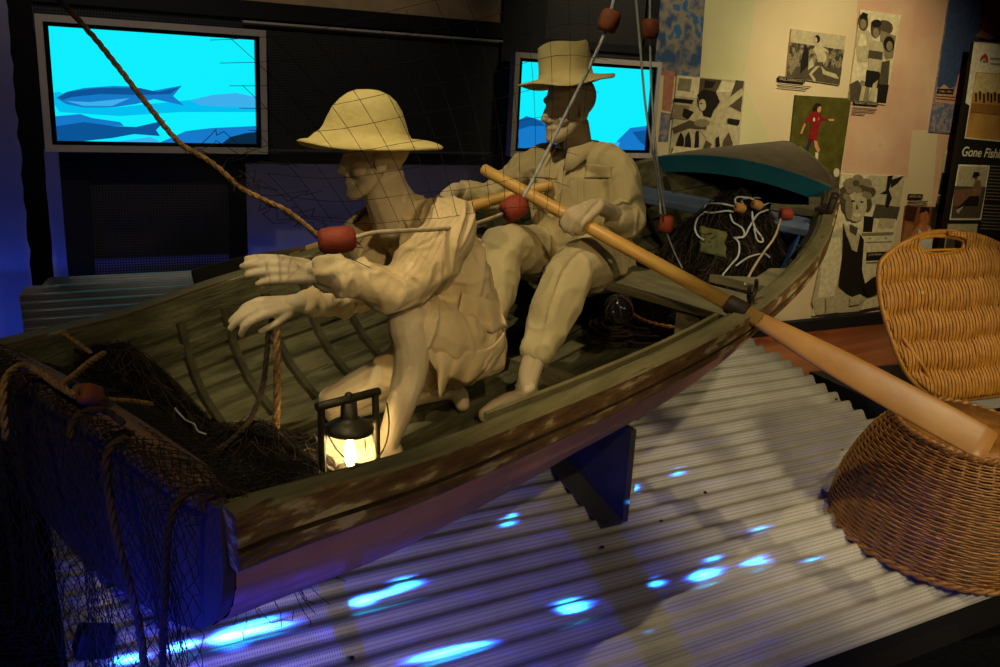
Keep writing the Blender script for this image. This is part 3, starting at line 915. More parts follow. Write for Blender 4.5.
mb = MB(); mb.lathe([(r_ * LK, h_ * LK) for r_, h_ in [(.066, 0), (.070, .008), (.072, .035), (.062, .048), (.030, .056), (.028, .064)]], LBP, 28, Z=lz); mb.build('fuel_tank', m_lant, lan, world=True)
mb = MB(); mb.lathe([(r_ * LK, h_ * LK) for r_, h_ in [(.030, .062), (.040, .070), (.040, .080), (.022, .086)]], LBP, 20, Z=lz); mb.build('burner', m_lant, lan, world=True)
mb = MB(); mb.lathe([(r_ * LK, h_ * LK) for r_, h_ in [(.042, .078), (.060, .095), (.066, .118), (.062, .145), (.054, .175), (.050, .186)]], LBP, 28, Z=lz, cap=False); mb.build('glass_globe', m_glass, lan, world=True)
mb = MB(); mb.lathe([(r_ * LK, h_ * LK) for r_, h_ in [(.006, .084), (.013, .100), (.016, .118), (.012, .140), (.006, .165), (.002, .172)]], LBP, 14, Z=lz); mb.build('flame', m_bulb, lan, world=True)
mb = MB(); mb.lathe([(r_ * LK, h_ * LK) for r_, h_ in [(.060, .182), (.062, .190), (.056, .200), (.036, .212), (.024, .216), (.022, .222), (.020, .262)]], LBP, 24, Z=lz); mb.build('cap', m_lant, lan, world=True)
for s in (-1, 1):
    mb = MB(); mb.tube(cr([lp(s * .066, 0, .02), lp(s * .080, 0, .06), lp(s * .082, 0, .16), lp(s * .080, 0, .268)], 6), .0105, 10); mb.build('frame_tube', m_lant, lan, world=True)
    mb = MB(); mb.tube([lp(s * .063, .02, .09), lp(s * .056, .02, .185)], .0022, 6); mb.build('guard_wire', m_lant, lan, world=True)
mb = MB(); mb.tube([lp(-.092, 0, .268), lp(.092, 0, .268)], .0125, 10); ball(mb, lp(0, 0, .276), .012); mb.build('top_bar', m_lant, lan, world=True)
mb = MB(); mb.tube([lp(.094 * math.cos(a), -.030 - .05 * math.sin(a), .245 - .125 * math.sin(a)) for a in np.linspace(0, PI, 25)], .0022, 6); mb.build('bail_handle', m_lant, lan, world=True)
LANTERN_P = lp(0, 0, .13)

# round wicker basket on the deck
m_wick = mat('wicker_brown', (150, 102, 40), (118, 76, 27), (168, 118, 50), scale=26, rough=.42, spec=.5, bump=.2, bscale=120)
m_wick2 = mat('wicker_gold', (192, 136, 46), (164, 108, 32), (206, 152, 62), scale=24, rough=.4, spec=.5, bump=.2, bscale=120)
bc = dk(2.85, 1.775); 
bsk = empty('wicker_basket', bc + UP * .012, label='round brown wicker basket standing upturned on the deck below the oar blade', cat='basket')
bz = (SN * .55 + UP * .45).normalized(); bx = V((1, 0, 0)); bx = (bx - bz * bx.dot(bz)).normalized(); by = bz.cross(bx)
HB = .41
def brad(h): return interp(h / HB, [0, .12, .35, .6, .8, 1], [.362, .364, .352, .322, .286, .235])
mb = MB(); NSK = 36; rows_n = 50
for i in range(rows_n):
    h = .012 + (HB - .02) * i / (rows_n - 1); pts = []
    for k in range(NSK * 4 + 1):
        q = 2 * PI * k / (NSK * 4)
        off = .0030 * math.cos(NSK / 2 * q + PI * i)
        r = brad(h) + off + .003 * noise.noise(V((math.cos(q) * 2, math.sin(q) * 2, h * 9)))
        pts.append(bc + UP * .012 + bz * (h + .002 * noise.noise(V((q * 3, i, 0)))) + bx * (r * math.cos(q)) + by * (r * math.sin(q)))
    mb.tube(pts, .0044, 5, cap=False)
mb.build('woven_side', m_wick, bsk, world=True)
mb = MB()
for k in range(NSK):
    q = 2 * PI * (k + .5) / NSK * 1.0
    mb.tube([bc + UP * .012 + bz * h + (bx * math.cos(q) + by * math.sin(q)) * (brad(h) - .003) for h in np.linspace(.0, HB, 9)], .0052, 5)
mb.build('stakes', m_wick, bsk, world=True)
for h, r, nm in ((.010, brad(0) + .002, 'base_rim'), (HB, brad(HB), 'top_rim')):
    mb = MB()
    for ph in (0, PI):
        mb.tube([bc + UP * .012 + bz * (h + .007 * math.sin(26 * q + ph)) + (bx * math.cos(q) + by * math.sin(q)) * (r + .006 * math.cos(26 * q + ph)) for q in np.linspace(0, 2 * PI, 200)], .0085, 6, cap=False)
    mb.build(nm, m_wick, bsk, world=True)
mb = MB(); mb.lathe([(.001, HB - .012), (brad(HB) - .004, HB - .004)], bc + UP * .012, 40, Z=bz, cap=False); o = mb.build('basket_floor', m_wick, bsk, world=True); solid(o, .008)

# upright wicker back with a hand hole, on a low dark plinth
m_plinth = mat('plinth_dark', (34, 34, 34), rough=.6)
m_plrail = mat('grey_plinth_edge', (150, 150, 142), (138, 138, 130), scale=8, rough=.5)
pb = P(940, 400, 3.75)
pz = pb.z
Dp = (D * .93 + N * -.10); Dp.z = 0; Dp.normalize(); Np = V((-Dp.y, Dp.x, 0))
f0 = P(905, 411, 3.62); f0.z = pz - .012
pl = empty('plinth', V((f0.x, f0.y, 0)), label='low dark plinth with grey front edge under the upright wicker back', cat='plinth')
mb = MB(); q0 = V((f0.x, f0.y, 0)); mb.prism([q0, q0 + Dp * 1.2, q0 + Dp * 1.2 + Np * .6, q0 + Np * .6], UP * (pz - .03)); mb.build('body', m_plinth, pl, world=True)
mb = MB(); q0 = f0 - UP * .03; mb.prism([q0 - Np * .014, q0 + Dp * 1.2 - Np * .014, q0 + Dp * 1.2 + Np * .02, q0 + Np * .02], UP * .042); mb.build('edge_trim', m_plrail, pl, world=True)
wb = empty('upright_basket', pb, label='upright golden wicker panel with a carrying hole, standing behind the round basket', cat='basket')
lean = (UP + Np * .30 - Dp * .06).normalized(); nrm = Dp.cross(lean).normalized()
if nrm.dot(EYE - pb) < 0: nrm = -nrm
def onpl(px, py):
    r = ray(px, py); k = (pb - EYE).dot(nrm) / r.dot(nrm); q = EYE + r * k - pb
    return (q.dot(Dp), q.dot(lean))
outl = [onpl(*p) for p in [(885, 270), (884, 295), (889, 325), (899, 360), (913, 385), (935, 399), (970, 394), (1003, 386), (1030, 372), (1047, 332), (1043, 292), (1026, 258), (1000, 241), (968, 232), (932, 233), (906, 246), (892, 258)]]
hole = [onpl(*p) for p in [(918, 243), (924, 253), (940, 254), (957, 249), (961, 243), (958, 238), (940, 236), (925, 238)]]
oc = cr([V((x, y, 0)) for x, y in outl], 5, True); hcv = cr([V((x, y, 0)) for x, y in hole], 4, True)
def spans(poly, x):
    ys = []
    for i in range(len(poly)):
        a, c = poly[i], poly[(i + 1) % len(poly)]
        if (a.x - x) * (c.x - x) < 0: ys.append(a.y + (c.y - a.y) * (x - a.x) / (c.x - a.x))
    return sorted(ys)
def wpt(x, y, o): return pb + Dp * x + lean * y + nrm * o
ymin = min(p.y for p in oc); ymax = max(p.y for p in oc); xmin = min(p.x for p in oc); xmax = max(p.x for p in oc)
mb = MB(); x = xmin + .008
def bulge(x, y):
    q = (y - ymin) / (ymax - ymin) * 5.6 + .05 * math.sin(x * 17)
    return .020 * abs(math.sin(PI * q)) ** .7 + .05 * (1 - ((x - (xmin + xmax) / 2) / (xmax - xmin) * 2) ** 2)
i = 0
while x < xmax - .006:
    sp = spans(oc, x); hs = spans(hcv, x)
    if len(sp) >= 2:
        segs = [(sp[0], sp[-1])]
        if len(hs) >= 2: segs = [(sp[0], hs[0]), (hs[-1], sp[-1])]
        for a, c in segs:
            if c - a < .02: continue
            n = max(4, int((c - a) / .014))
            mb.tube([wpt(x + .0025 * noise.noise(V((x * 40, j * .3, 1))), a + (c - a) * j / n, bulge(x, a + (c - a) * j / n) + .003 * (i % 2) + .002 * noise.noise(V((x * 60, j * .5, 5)))) for j in range(n + 1)], .0050, 5)
    x += .0092; i += 1
mb.build('woven_panel', m_wick2, wb, world=True)
mb = MB(); mb.tube([wpt(p.x, p.y, bulge(p.x, ymin) * .8) for p in oc] + [wpt(oc[0].x, oc[0].y, bulge(oc[0].x, ymin) * .8)], .0125, 8, cap=False); mb.build('rim', m_wick2, wb, world=True)
mb = MB(); mb.tube([wpt(p.x, p.y, bulge(p.x, ymin) * .9) for p in hcv + hcv[:1]], .0085, 8, cap=False); mb.build('hand_hole_rim', m_wick2, wb, world=True)
for k in range(1, 6):
    mb = MB(); y = ymin + (ymax - ymin) * k / 5.6
    xs = [p for p in np.linspace(xmin, xmax, 40) if len(spans(oc, p)) >= 2 and spans(oc, p)[0] < y < spans(oc, p)[-1]]
    if len(xs) > 3:
        mb.tube([wpt(q, y, bulge(q, ymin) - .010) for q in xs], .007, 6); mb.build('cross_stake', m_wick2, wb, world=True)
mb = MB(); a = onpl(900, 340); c = onpl(933, 398); mb.tube([wpt(a[0], a[1], .03), wpt((a[0] + c[0]) / 2, (a[1] + c[1]) / 2, .05), wpt(c[0], c[1], .03)], .008, 6); mb.build('corner_stay', m_wick2, wb, world=True)

# ---------------- ropes and floats
m_rope = mat('hemp_rope', (150, 116, 70), (112, 82, 46), scale=60, rough=.9, bump=.6, bscale=150)
m_cord = mat('pale_cord', (186, 168, 132), (160, 140, 104), scale=40, rough=.9, bump=.3, bscale=150)
m_wcord = mat('white_cord', (176, 178, 176), (150, 152, 150), scale=40, rough=.85)
m_dkrope = mat('dark_rope', (64, 48, 32), (44, 34, 24), scale=50, rough=.9, bump=.5, bscale=150)
m_float = mat('red_float', (142, 58, 34), (122, 46, 26), (150, 70, 44), scale=20, rough=.65, bump=.2)
m_floatd = mat('brown_float', (124, 66, 34), (96, 50, 28), scale=20, rough=.7, bump=.2)
m_cork = mat('cork', (176, 128, 66), (150, 104, 50), scale=40, rough=.85, bump=.3)
def twist(mb, pts, r, n=3, pitch=None, seg=6):
    """a laid rope: n strands twisted round the path"""
    pts = [V(p) for p in pts]; pitch = pitch or r * 9
    tot = 0; acc = [0]
    for a, c in zip(pts[:-1], pts[1:]): tot += (c - a).length; acc.append(tot)
    m = max(8, int(tot / (pitch / 7)))
    P2 = []; T2 = []
    for i in range(m + 1):
        s = tot * i / m; j = min(max(int(np.searchsorted(acc, s)) - 1, 0), len(pts) - 2)
        f = (s - acc[j]) / max(acc[j + 1] - acc[j], 1e-9); P2.append(pts[j].lerp(pts[j + 1], f)); T2.append((pts[j + 1] - pts[j]).normalized())
    prev = T2[0].orthogonal().normalized(); fr = []
    for t in T2:
        a = (prev - t * prev.dot(t)).normalized(); fr.append((a, t.cross(a))); prev = a
    for k in range(n):
        mb.tube([p + (a * math.cos(2 * PI * (tot * i / m) / pitch + 2 * PI * k / n) + b2 * math.sin(2 * PI * (tot * i / m) / pitch + 2 * PI * k / n)) * r * .5 for i, (p, (a, b2)) in enumerate(zip(P2, fr))], r * .55, seg)
def rope(name, pts, r, m, label, laid=False, n=8, cat='rope', group=None):
    mb = MB(); c = cr(pts, n)
    if laid: twist(mb, c, r)
    else: mb.tube(c, r, 6)
    return mb.build(name, m, label=label, cat=cat, group=group)
def flt(c, ax, ln, r, m, label, hole=True):
    ax = V(ax).normalized(); c = V(c)
    root = empty('net_float', c, label=label, cat='float', group='net floats')
    mb = MB(); mb.lathe([(r * .20, -ln * .5), (r * .66, -ln * .5), (r * .90, -ln * .40), (r, -ln * .15), (r, ln * .15), (r * .90, ln * .40), (r * .66, ln * .5), (r * .20, ln * .5)], c, 20, Z=ax)
    mb.build('float_body', m, root, world=True)
    mb = MB(); mb.lathe([(r * .21, -ln * .52), (r * .21, ln * .52)], c, 10, Z=ax); mb.build('bore', m_leather, root, world=True)
    return root
HL = [P(30, -30, 2.00), P(92, 35, 2.01), P(150, 108, 2.03), P(180, 143, 2.04), P(212, 163, 2.05), P(240, 187, 2.06), P(262, 199, 2.06), P(290, 213, 2.07), P(321, 238, 2.08)]
rope('head_rope', HL, .0066, m_rope, 'thick head rope of the net crossing the large left screen down to a red float', True)
f1 = P(337, 240, 2.08); flt(f1, P(360, 236, 2.10) - P(320, 240, 2.07), .085, .032, m_float, 'large red barrel float hanging in front of the sunhat figure')
rope('head_rope', [P(354, 238, 2.09), P(372, 233, 2.13), P(398, 231, 2.20), P(440, 229, 2.42), P(470, 225, 2.62), P(502, 214, 2.86)], .0058, m_cord, 'pale head rope running between the two red floats past the sunhat figure')
f2 = P(514, 208, 2.90); flt(f2, P(528, 200, 2.92) - P(500, 216, 2.88), .078, .040, m_float, 'red float hanging beside the crossed oar handles')
rope('head_rope', [P(523, 197, 2.92), P(533, 180, 2.93), P(549, 148, 2.94), P(573, 100, 2.95), P(592, 62, 2.96), P(606, 30, 2.97)], .0058, m_wcord, 'pale rope rising in front of the rower to a float at the top edge')
f3 = P(609, 21, 2.97); flt(f3, P(613, 8, 2.97) - P(605, 30, 2.97), .068, .033, m_floatd, 'red float at the top edge above the rower')
rope('head_rope', [P(611, 12, 2.97), P(620, -25, 2.97)], .0058, m_wcord, 'short rope end above the topmost red float')
f4 = P(650, 29, 3.30); flt(f4, P(651, 18, 3.3) - P(649, 40, 3.3), .066, .032, m_floatd, 'dark red float hanging in front of the wall mural, right of the rower\'s head')
rope('float_line', [P(650, -20, 3.30), P(650, 40, 3.30), P(652, 100, 3.33), P(658, 170, 3.37), P(665, 214, 3.40)], .0042, m_wcord, 'pale line hanging from the dark red float past the right screen')
rope('float_line', [P(634, -20, 3.25), P(640, 45, 3.27), P(646, 110, 3.30), P(656, 172, 3.34), P(661, 215, 3.36)], .0042, m_wcord, 'pale line hanging across the right screen left of its twin')
f5 = P(666, 224, 3.40); flt(f5, P(667, 212, 3.4) - P(665, 236, 3.4), .064, .028, m_float, 'red float at the foot of the two hanging lines inside the boat')
rope('float_line', [P(667, 234, 3.40), P(674, 252, 3.46), P(682, 268, 3.52)], .0036, m_wcord, 'short pale line trailing below the lower red float')
# hauled rope in the hand
HP = P(279, 312, 2.475)
rope('hauling_rope', [HP + V((.003, 0, .012)), P(277, 330, 2.445), P(277, 400, 2.42), P(275, 450, 2.40), toB(P(274, 486, 2.35)) and P(274, 488, 2.33)], .0115, m_rope, 'thick twisted rope hanging straight down from the crouching figure\'s hand', True, 4)
rope('hauling_rope', [HP, P(270, 325, 2.44), P(267, 350, 2.43), P(263, 385, 2.40), P(250, 420, 2.32), P(228, 443, 2.22), P(210, 453, 2.14)], .0085, m_dkrope, 'dark rope curving from the hand down into the net heap', True, 6)

# glass float, rope coils and wicker pot under the middle thwart
m_dglass = mat('dark_glass', (16, 16, 16), rough=.06, spec=.8)
gq = P(619, 309, 3.04)
gf = empty('glass_float', gq, label='dark glass ball float lying under the middle thwart', cat='float')
mb = MB(); ball(mb, gq, .052); mb.build('ball', m_dglass, gf, world=True)
mb = MB()
for a in range(3):
    nx = V((math.cos(a * 1.05), math.sin(a * 1.05), .3)).normalized(); t1 = nx.orthogonal().normalized(); t2 = nx.cross(t1)
    mb.tube([gq + t1 * .0535 * math.cos(q) + t2 * .0535 * math.sin(q) for q in np.linspace(0, 2 * PI, 32)], .002, 5, cap=False)
mb.build('cord_net', m_dkrope, gf, world=True)
def floor_at(px, py, w=-.385):
    r = ray(px, py); k = (BO + BW * w - EYE).dot(BW) / r.dot(BW); return EYE + r * k
cc = floor_at(672, 328, -.36)
pot = empty('wicker_pot', cc, label='round shallow wicker pot under the middle thwart beside the post', cat='basket')
mb = MB()
for j in range(6):
    mb.tube([cc + BW * (-.04 + j * .02) + (BU * math.cos(q) + BV * math.sin(q)) * (.135 + .008 * j + .004 * math.cos(12 * q + PI * j)) for q in np.linspace(0, 2 * PI, 96)], .006, 5, cap=False)
mb.build('woven_side', m_wick, pot, world=True)
mb = MB()
for ph in (0, PI): mb.tube([cc + BW * (.075 + .004 * math.sin(20 * q + ph)) + (BU * math.cos(q) + BV * math.sin(q)) * (.18 + .004 * math.cos(20 * q + ph)) for q in np.linspace(0, 2 * PI, 120)], .006, 6, cap=False)
mb.build('rim', m_wick2, pot, world=True)
mb = MB(); mb.lathe([(.001, -.045), (.135, -.045)], cc, 24, Z=BW, cap=False); o = mb.build('pot_base', m_wick, pot, world=True); solid(o, .006)
rng = random.Random(3)
for (px, py, r0, lab) in ((640, 335, .13, 'dark rope coil lying on the bottom boards left of the wicker pot'), (612, 338, .10, 'small rope coil below the dark glass ball'), (655, 318, .07, 'tight black rope coil behind the wicker pot')):
    c0 = floor_at(px, py, -.375); mb = MB(); pts = []
    for k in range(120):
        q = k * .35; r = r0 * (.72 + .28 * math.sin(k * .11)) + rng.uniform(-.004, .004)
        pts.append(c0 + BU * r * math.cos(q) + BV * r * math.sin(q) + BW * (.012 + k * .0005 + rng.uniform(-.002, .002)))
    mb.tube(pts, .006, 6); mb.build('rope_coil', m_dkrope, label=lab, cat='rope')
# small black lamp box on the deck under the stern
bp = deckhit(95, 648, .03)
bxo = empty('floor_lamp_box', bp, label='small black lamp box on the deck under the draped net', cat='lamp')
mb = MB(); mb.box(bp + UP * .02, .085, .06, .07, X=V((.8, .5, -.3)).normalized(), Y=V((-.53, .85, 0)).normalized(), Z=V((.25, .16, .95)).normalized()); o = mb.build('housing', m_black, bxo, world=True)
bv = o.modifiers.new('bev', 'BEVEL'); bv.width = .008; bv.segments = 2
mb = MB(); mb.box(bp + V((0, 0, -.022)), .03, .03, .05); mb.build('stand', m_black, bxo, world=True)
# ------------------------------------------------------------------ wall graphics, screens and the black partition
def ink(r, g, b):
    n = 'ink_%d_%d_%d' % (r, g, b)
    return mat(n, (r * .93, g * .93, b * .93), (min(r * 1.10, 255), min(g * 1.10, 255), min(b * 1.10, 255)), scale=30, detail=8, rough=.7, spec=.2, lo=.3, hi=.7)
def board(name, n, quad, layers, base, th=.006, parent=None, **k):
    """a flat printed board standing at its place on the wall; print areas are outlined on it"""
    mb = MB(); ms = [base]
    q = [wallp(x, y, n) for x, y in quad]
    mb.prism(q, N * th, 0)
    e = .0006
    for m, poly in layers:
        if m not in ms: ms.append(m)
        mb.poly([wallp(x, y, n - e) - N * 0 for x, y in poly], ms.index(m)); e += .00035
    return mb.build(name, ms, parent, world=parent is not None, **k)
def lettering(txt, p_left, p_right, height_px, n, m, parent, shear=0.0, bold=0.0):
    """raised letters set between two photo points on the wall plane n"""
    a = wallp(*p_left, n); c = wallp(*p_right, n)
    cu = bpy.data.curves.new('letters', 'FONT'); cu.body = txt; cu.size = 1.0; cu.shear = shear; cu.offset = bold; cu.extrude = .01
    o = bpy.data.objects.new('letters', cu); COL.objects.link(o)
    dg = bpy.context.evaluated_depsgraph_get(); dg.update()
    me = bpy.data.meshes.new_from_object(o.evaluated_get(dg))
    bpy.data.objects.remove(o); bpy.data.curves.remove(cu)
    xs = [v.co.x for v in me.vertices]; x0, x1 = min(xs), max(xs); cap = .70
    h = wallp(p_left[0], p_left[1] - height_px, n).z - a.z
    X = c - a
    for v in me.vertices:
        s = (v.co.x - x0) / (x1 - x0)
        v.co = a + X * s + UP * (v.co.y / cap * h) - N * (.0008 + v.co.z * .05)
    me.name = 'lettering'; me.materials.clear(); me.materials.append(m)
    b = bpy.data.objects.new('lettering', me); COL.objects.link(b); rel(b, parent)
    return b
def ell(cx, cy, rx, ry, n=14, rot=0):
    c, s = math.cos(rot), math.sin(rot)
    return [(cx + rx * math.cos(a) * c - ry * math.sin(a) * s, cy + rx * math.cos(a) * s + ry * math.sin(a) * c) for a in [2 * PI * k / n for k in range(n)]]

MN = 4.84
m_beige = mat('mural_beige', (206, 186, 142), (214, 194, 150), scale=2, rough=.75, spec=.2)
m_green = mat('mural_pale_green', (194, 188, 136), (204, 196, 148), (186, 180, 124), scale=2, rough=.75, spec=.2)
m_pink = mat('mural_pink', (204, 160, 126), (214, 180, 142), (196, 146, 116), scale=3, rough=.75, spec=.2, lo=.4, hi=.7)
m_swirl = mat('mural_blue_painting', (52, 76, 108), (140, 128, 104), (54, 96, 132), scale=9, rough=.7, lo=.42, hi=.58, spec=.2)
m_swirl2 = mat('mural_blue_detail', (92, 104, 128), (160, 136, 120), (76, 90, 120), scale=22, rough=.7, lo=.42, hi=.6, spec=.2)
m_redprint = mat('mural_red_print', (176, 96, 70), (160, 130, 104), scale=40, rough=.7, spec=.2)
m_crowd = mat('halftone_crowd', (58, 50, 36), (150, 138, 102), (90, 80, 58), scale=26, rough=.6, lo=.42, hi=.60, spec=.2)
m_grass = mat('football_grass', (70, 66, 18), (88, 82, 26), scale=14, rough=.6, spec=.2)
S0, S1, S2, S3, S4 = ink(30, 25, 18), ink(78, 68, 48), ink(128, 116, 84), ink(176, 164, 124), ink(206, 194, 150)
WHITE = ink(220, 210, 175)
mural = board('wall_mural', MN, [(655, -60), (1120, -60), (1080, 300), (655, 331)], [
    (m_swirl, [(650, -60), (709, -60), (700, 78), (655, 75)]),
    (m_redprint, [(664, 70), (675, 72), (671, 112), (662, 110)]),
    (m_swirl2, [(661, 112), (672, 114), (668, 142), (658, 142)]),
    (m_green, [(709, -60), (764, -60), (748, 60), (742, 80), (788, 180), (780, 319), (672, 330), (668, 142), (676, 76), (702, 78)]),
    (m_pink, [(862, -60), (1000, -60), (962, 308), (905, 306), (912, 178), (842, 172), (852, 98)]),
    (m_beige, [(905, 176), (912, 306), (884, 308)]),
    (m_beige, [(912, 130), (938, 130), (932, 205), (905, 205)]),
], m_beige, .03, label='pale printed mural wall panel with blue, cream and pink areas behind the bow', cat='mural')
mural['kind'] = 'structure'; mural.name = 'wall_right'
for kk in ('label', 'category'):
    if kk in mural: del mural[kk]
PN = MN - .012
def caption(parent, quad, txt, pl, pr, h, lines=()):
    e = board('caption_plate', PN - .004, quad, [], S0, .002, parent)
    lettering(txt, pl, pr, h, PN - .005, S3, parent)
    for (x0, y0, x1, y1) in lines:
        board('caption_line', PN - .0035, [(x0, y0), (x1, y1), (x1, y1 + .9), (x0, y0 + .9)], [], S1, .001, parent)
def photo(quad, base, layers, label, cap=None):
    c = wallp(quad[3][0], quad[3][1], PN)
    root = empty('wall_photograph', c, label=label, cat='photograph', group='photographs on the mural wall')
    board('print', PN, quad, layers, base, .010, root)
    if cap: caption(root, *cap)
    return root
# man with outstretched arms
photo([(677, 75), (745, 81), (738, 158), (669, 163)], S3, [
    (S4, [(678, 76), (702, 78), (697, 98), (675, 96)]), (S2, [(679, 78), (692, 79), (690, 92), (677, 90)]),
    (S1, [(700, 78), (722, 80), (716, 92), (703, 95), (698, 100)]), (S0, [(705, 80), (716, 82), (712, 88), (704, 88)]),
    (S4, [(722, 81), (736, 83), (730, 92), (717, 92)]), (S1, [(736, 80), (744, 81), (741, 112), (727, 105), (732, 92)]),
    (S0, [(674, 98), (694, 100), (692, 104), (674, 102)]), (S2, [(674, 104), (690, 106), (686, 120), (671, 118)]),
    (S0, [(684, 108), (694, 112), (688, 120), (682, 116)]),
    (S3, [(672, 130), (690, 118), (700, 112), (712, 116), (718, 106), (742, 88), (744, 94), (722, 112), (714, 132), (708, 152), (696, 158), (706, 138), (698, 128), (686, 126), (672, 136)]),
    (S1, [(672, 128), (690, 120), (700, 124), (708, 122), (706, 130), (690, 128), (674, 134)]), (S2, ell(702, 123, 8, 4)),
    (S1, ell(708, 101, 11, 11)), (S0, [(697, 95), (704, 89), (716, 92), (720, 102), (714, 110), (711, 118), (703, 116), (702, 104)]), (S3, ell(702.5, 105, 3.6, 6)), (S0, ell(701, 103.5, 1.2, .8)),
    (S0, [(678, 138), (681, 132), (684, 138), (684, 146), (676, 146)]), (S0, [(686, 136), (689, 131), (691, 140), (691, 148), (685, 146)]), (S0, [(696, 131), (699, 131), (699, 147), (695, 147)]),
    (S1, [(706, 140), (712, 144), (706, 156), (701, 154)]), (S1, [(724, 140), (729, 132), (733, 144), (730, 152), (722, 152)]), (S0, [(716, 138), (719, 136), (720, 146), (716, 148)]),
    (S0, [(728, 118), (740, 120), (739, 125), (728, 123)]), (S4, [(674, 146), (712, 150), (736, 148), (736, 158), (669, 163)]),
], 'black and white photograph of a curly haired man with arms outstretched, left of the bow',
    ([(672, 148.6), (696.5, 149.6), (696, 154.6), (671.7, 154)], 'KEN CRAWLEY', (673, 153.2), (695.5, 153.9), 3.3))
# runner
photo([(791.5, 28.8), (846, 36), (839.5, 85.5), (786.5, 77)], S3, [
    (m_crowd, [(789.8, 42), (844.5, 50), (841, 70), (787.5, 68)]), (S1, [(787.5, 66), (842, 68), (839.5, 85), (786.6, 76.5)]),
    (S2, [(788, 70), (796, 58), (800, 60), (791, 75)]), (S0, [(802, 55), (806, 44), (809, 52), (808, 66), (800, 74)]), (S3, [(809, 62), (812, 58), (814, 66), (808, 70)]),
    (S3, [(816, 44), (820, 45), (825, 52), (827, 58), (823, 66), (818, 66), (817, 56), (813, 50)]), (S3, [(820, 45), (828, 50), (829, 53), (820, 49)]),
    (S1, [(815, 62), (823, 62), (824, 67), (815, 66)]),
    (S3, [(816, 66), (820, 66), (812, 74), (816, 80), (814, 82), (809, 74)]), (S3, [(821, 66), (826, 71), (836, 74), (839, 79), (835, 78), (823, 74)]),
    (S0, ell(817.3, 39, 2.9, 4)), (S3, ell(815.6, 40, 1.8, 3)),
], 'black and white photograph of a runner in front of a crowd, above the football picture',
    ([(778.5, 76), (805.5, 79.2), (804.8, 83.6), (778, 80.8)], 'PAUL NARRACOTT', (779.5, 80), (804, 82.6), 2.9, [(778, 83.2, 811, 86.6), (777.6, 86.4, 807, 89.4)]))
# group
photo([(860.5, 9.5), (901, 15), (886, 105), (848.5, 100)], S4, [
    (S2, [(849, 92), (862, 80), (870, 84), (868, 102), (848.5, 100)]), (S1, [(850, 84), (858, 80), (864, 92), (860, 101), (850, 100)]),
    (S1, ell(884, 28, 9, 8)), (S2, [(880, 30), (896, 36), (893, 58), (886, 60), (880, 48)]), (S0, ell(889, 44, 5.5, 8)), (S2, ell(889.5, 46, 3.2, 5)),
    (S3, [(859, 30), (868, 30), (872, 36), (868, 62), (858, 62), (856, 46)]), (S4, [(860, 34), (866, 34), (867, 46), (858, 46)]),
    (S1, ell(863.5, 22, 5, 9)), (S0, [(859, 18), (863, 12), (868, 14), (867, 21)]), (S2, ell(863, 24, 3, 5)),
    (S3, [(871, 40), (882, 42), (884, 52), (882, 74), (868, 72), (869, 52)]), (S1, [(869, 50), (883, 52), (882, 60), (868, 58)]),
    (S1, ell(876, 29, 5, 9)), (S0, ell(876.5, 23.5, 5.2, 4)), (S2, ell(876, 33, 3, 5)),
    (S0, [(867, 70), (880, 72), (878, 88), (865, 86)]), (S3, [(873, 84), (878, 80), (874, 101), (868, 101)]), (S3, [(862, 86), (866, 86), (863, 101), (859, 101)]),
    (S1, [(882, 62), (890, 60), (888, 86), (879, 84)]), (S0, [(879, 84), (889, 85), (886, 103), (877, 102)]),
], 'tall black and white photograph of three people standing together, top right of the runner',
    ([(854, 100.8), (878.6, 102.6), (878, 106), (853.4, 104.2)], 'ROBERT SHEARER', (855, 103.6), (877.8, 105.4), 2.3, [(853, 107, 877, 109), (852.4, 110, 875, 111.8), (852, 113, 865, 114)]))
# footballer
RED, DRED, FL, SOCK = ink(128, 26, 22), ink(92, 18, 16), ink(196, 140, 92), ink(200, 190, 160)
photo([(795.4, 95), (851.5, 98.5), (838.6, 186.5), (786.5, 184)], m_grass, [
    (S0, [(793, 145), (800, 147), (803, 150), (801, 154), (794, 150)]), (ink(40, 38, 66), [(800, 147), (806, 148), (810, 136), (813, 138), (808, 152), (801, 152)]),
    (DRED, [(810, 128), (818, 130), (816, 140), (808, 142)]), (FL, [(814, 140), (817, 141), (820, 150), (818, 153), (815, 148)]), (SOCK, [(815.5, 152), (818.5, 153), (818, 160), (815, 160)]), (S0, [(815, 160), (818.5, 161), (819, 166), (816, 169), (814.6, 166)]),
    (RED, [(810, 114), (815, 111), (820, 113), (822, 120), (819, 128), (817, 141), (809, 139), (811, 126)]), (RED, [(811, 114), (806, 119), (804, 123), (807, 124), (811, 120)]), (RED, [(818, 112), (824, 118), (829, 119), (829, 121), (822, 120)]),
    (FL, [(804, 123), (806, 124), (802, 134), (800, 134)]), (FL, [(828, 119), (834, 119), (834, 121), (829, 121)]), (SOCK, ell(814, 119.5, 1.2, 2)), (ink(190, 90, 70), ell(818.5, 119, .8, 1.6)),
    (FL, ell(819, 108.5, 2.3, 4)), (S0, [(813, 108), (816, 103), (821, 104), (821, 106), (818, 107), (817, 111), (813, 111)]), (SOCK, ell(836.6, 172.6, 3, 4.6)),
    (ink(46, 44, 12), [(824, 176), (834, 175), (834, 178), (824, 178)]),
], 'colour photograph of a footballer in red kit running on green grass, above the bow')
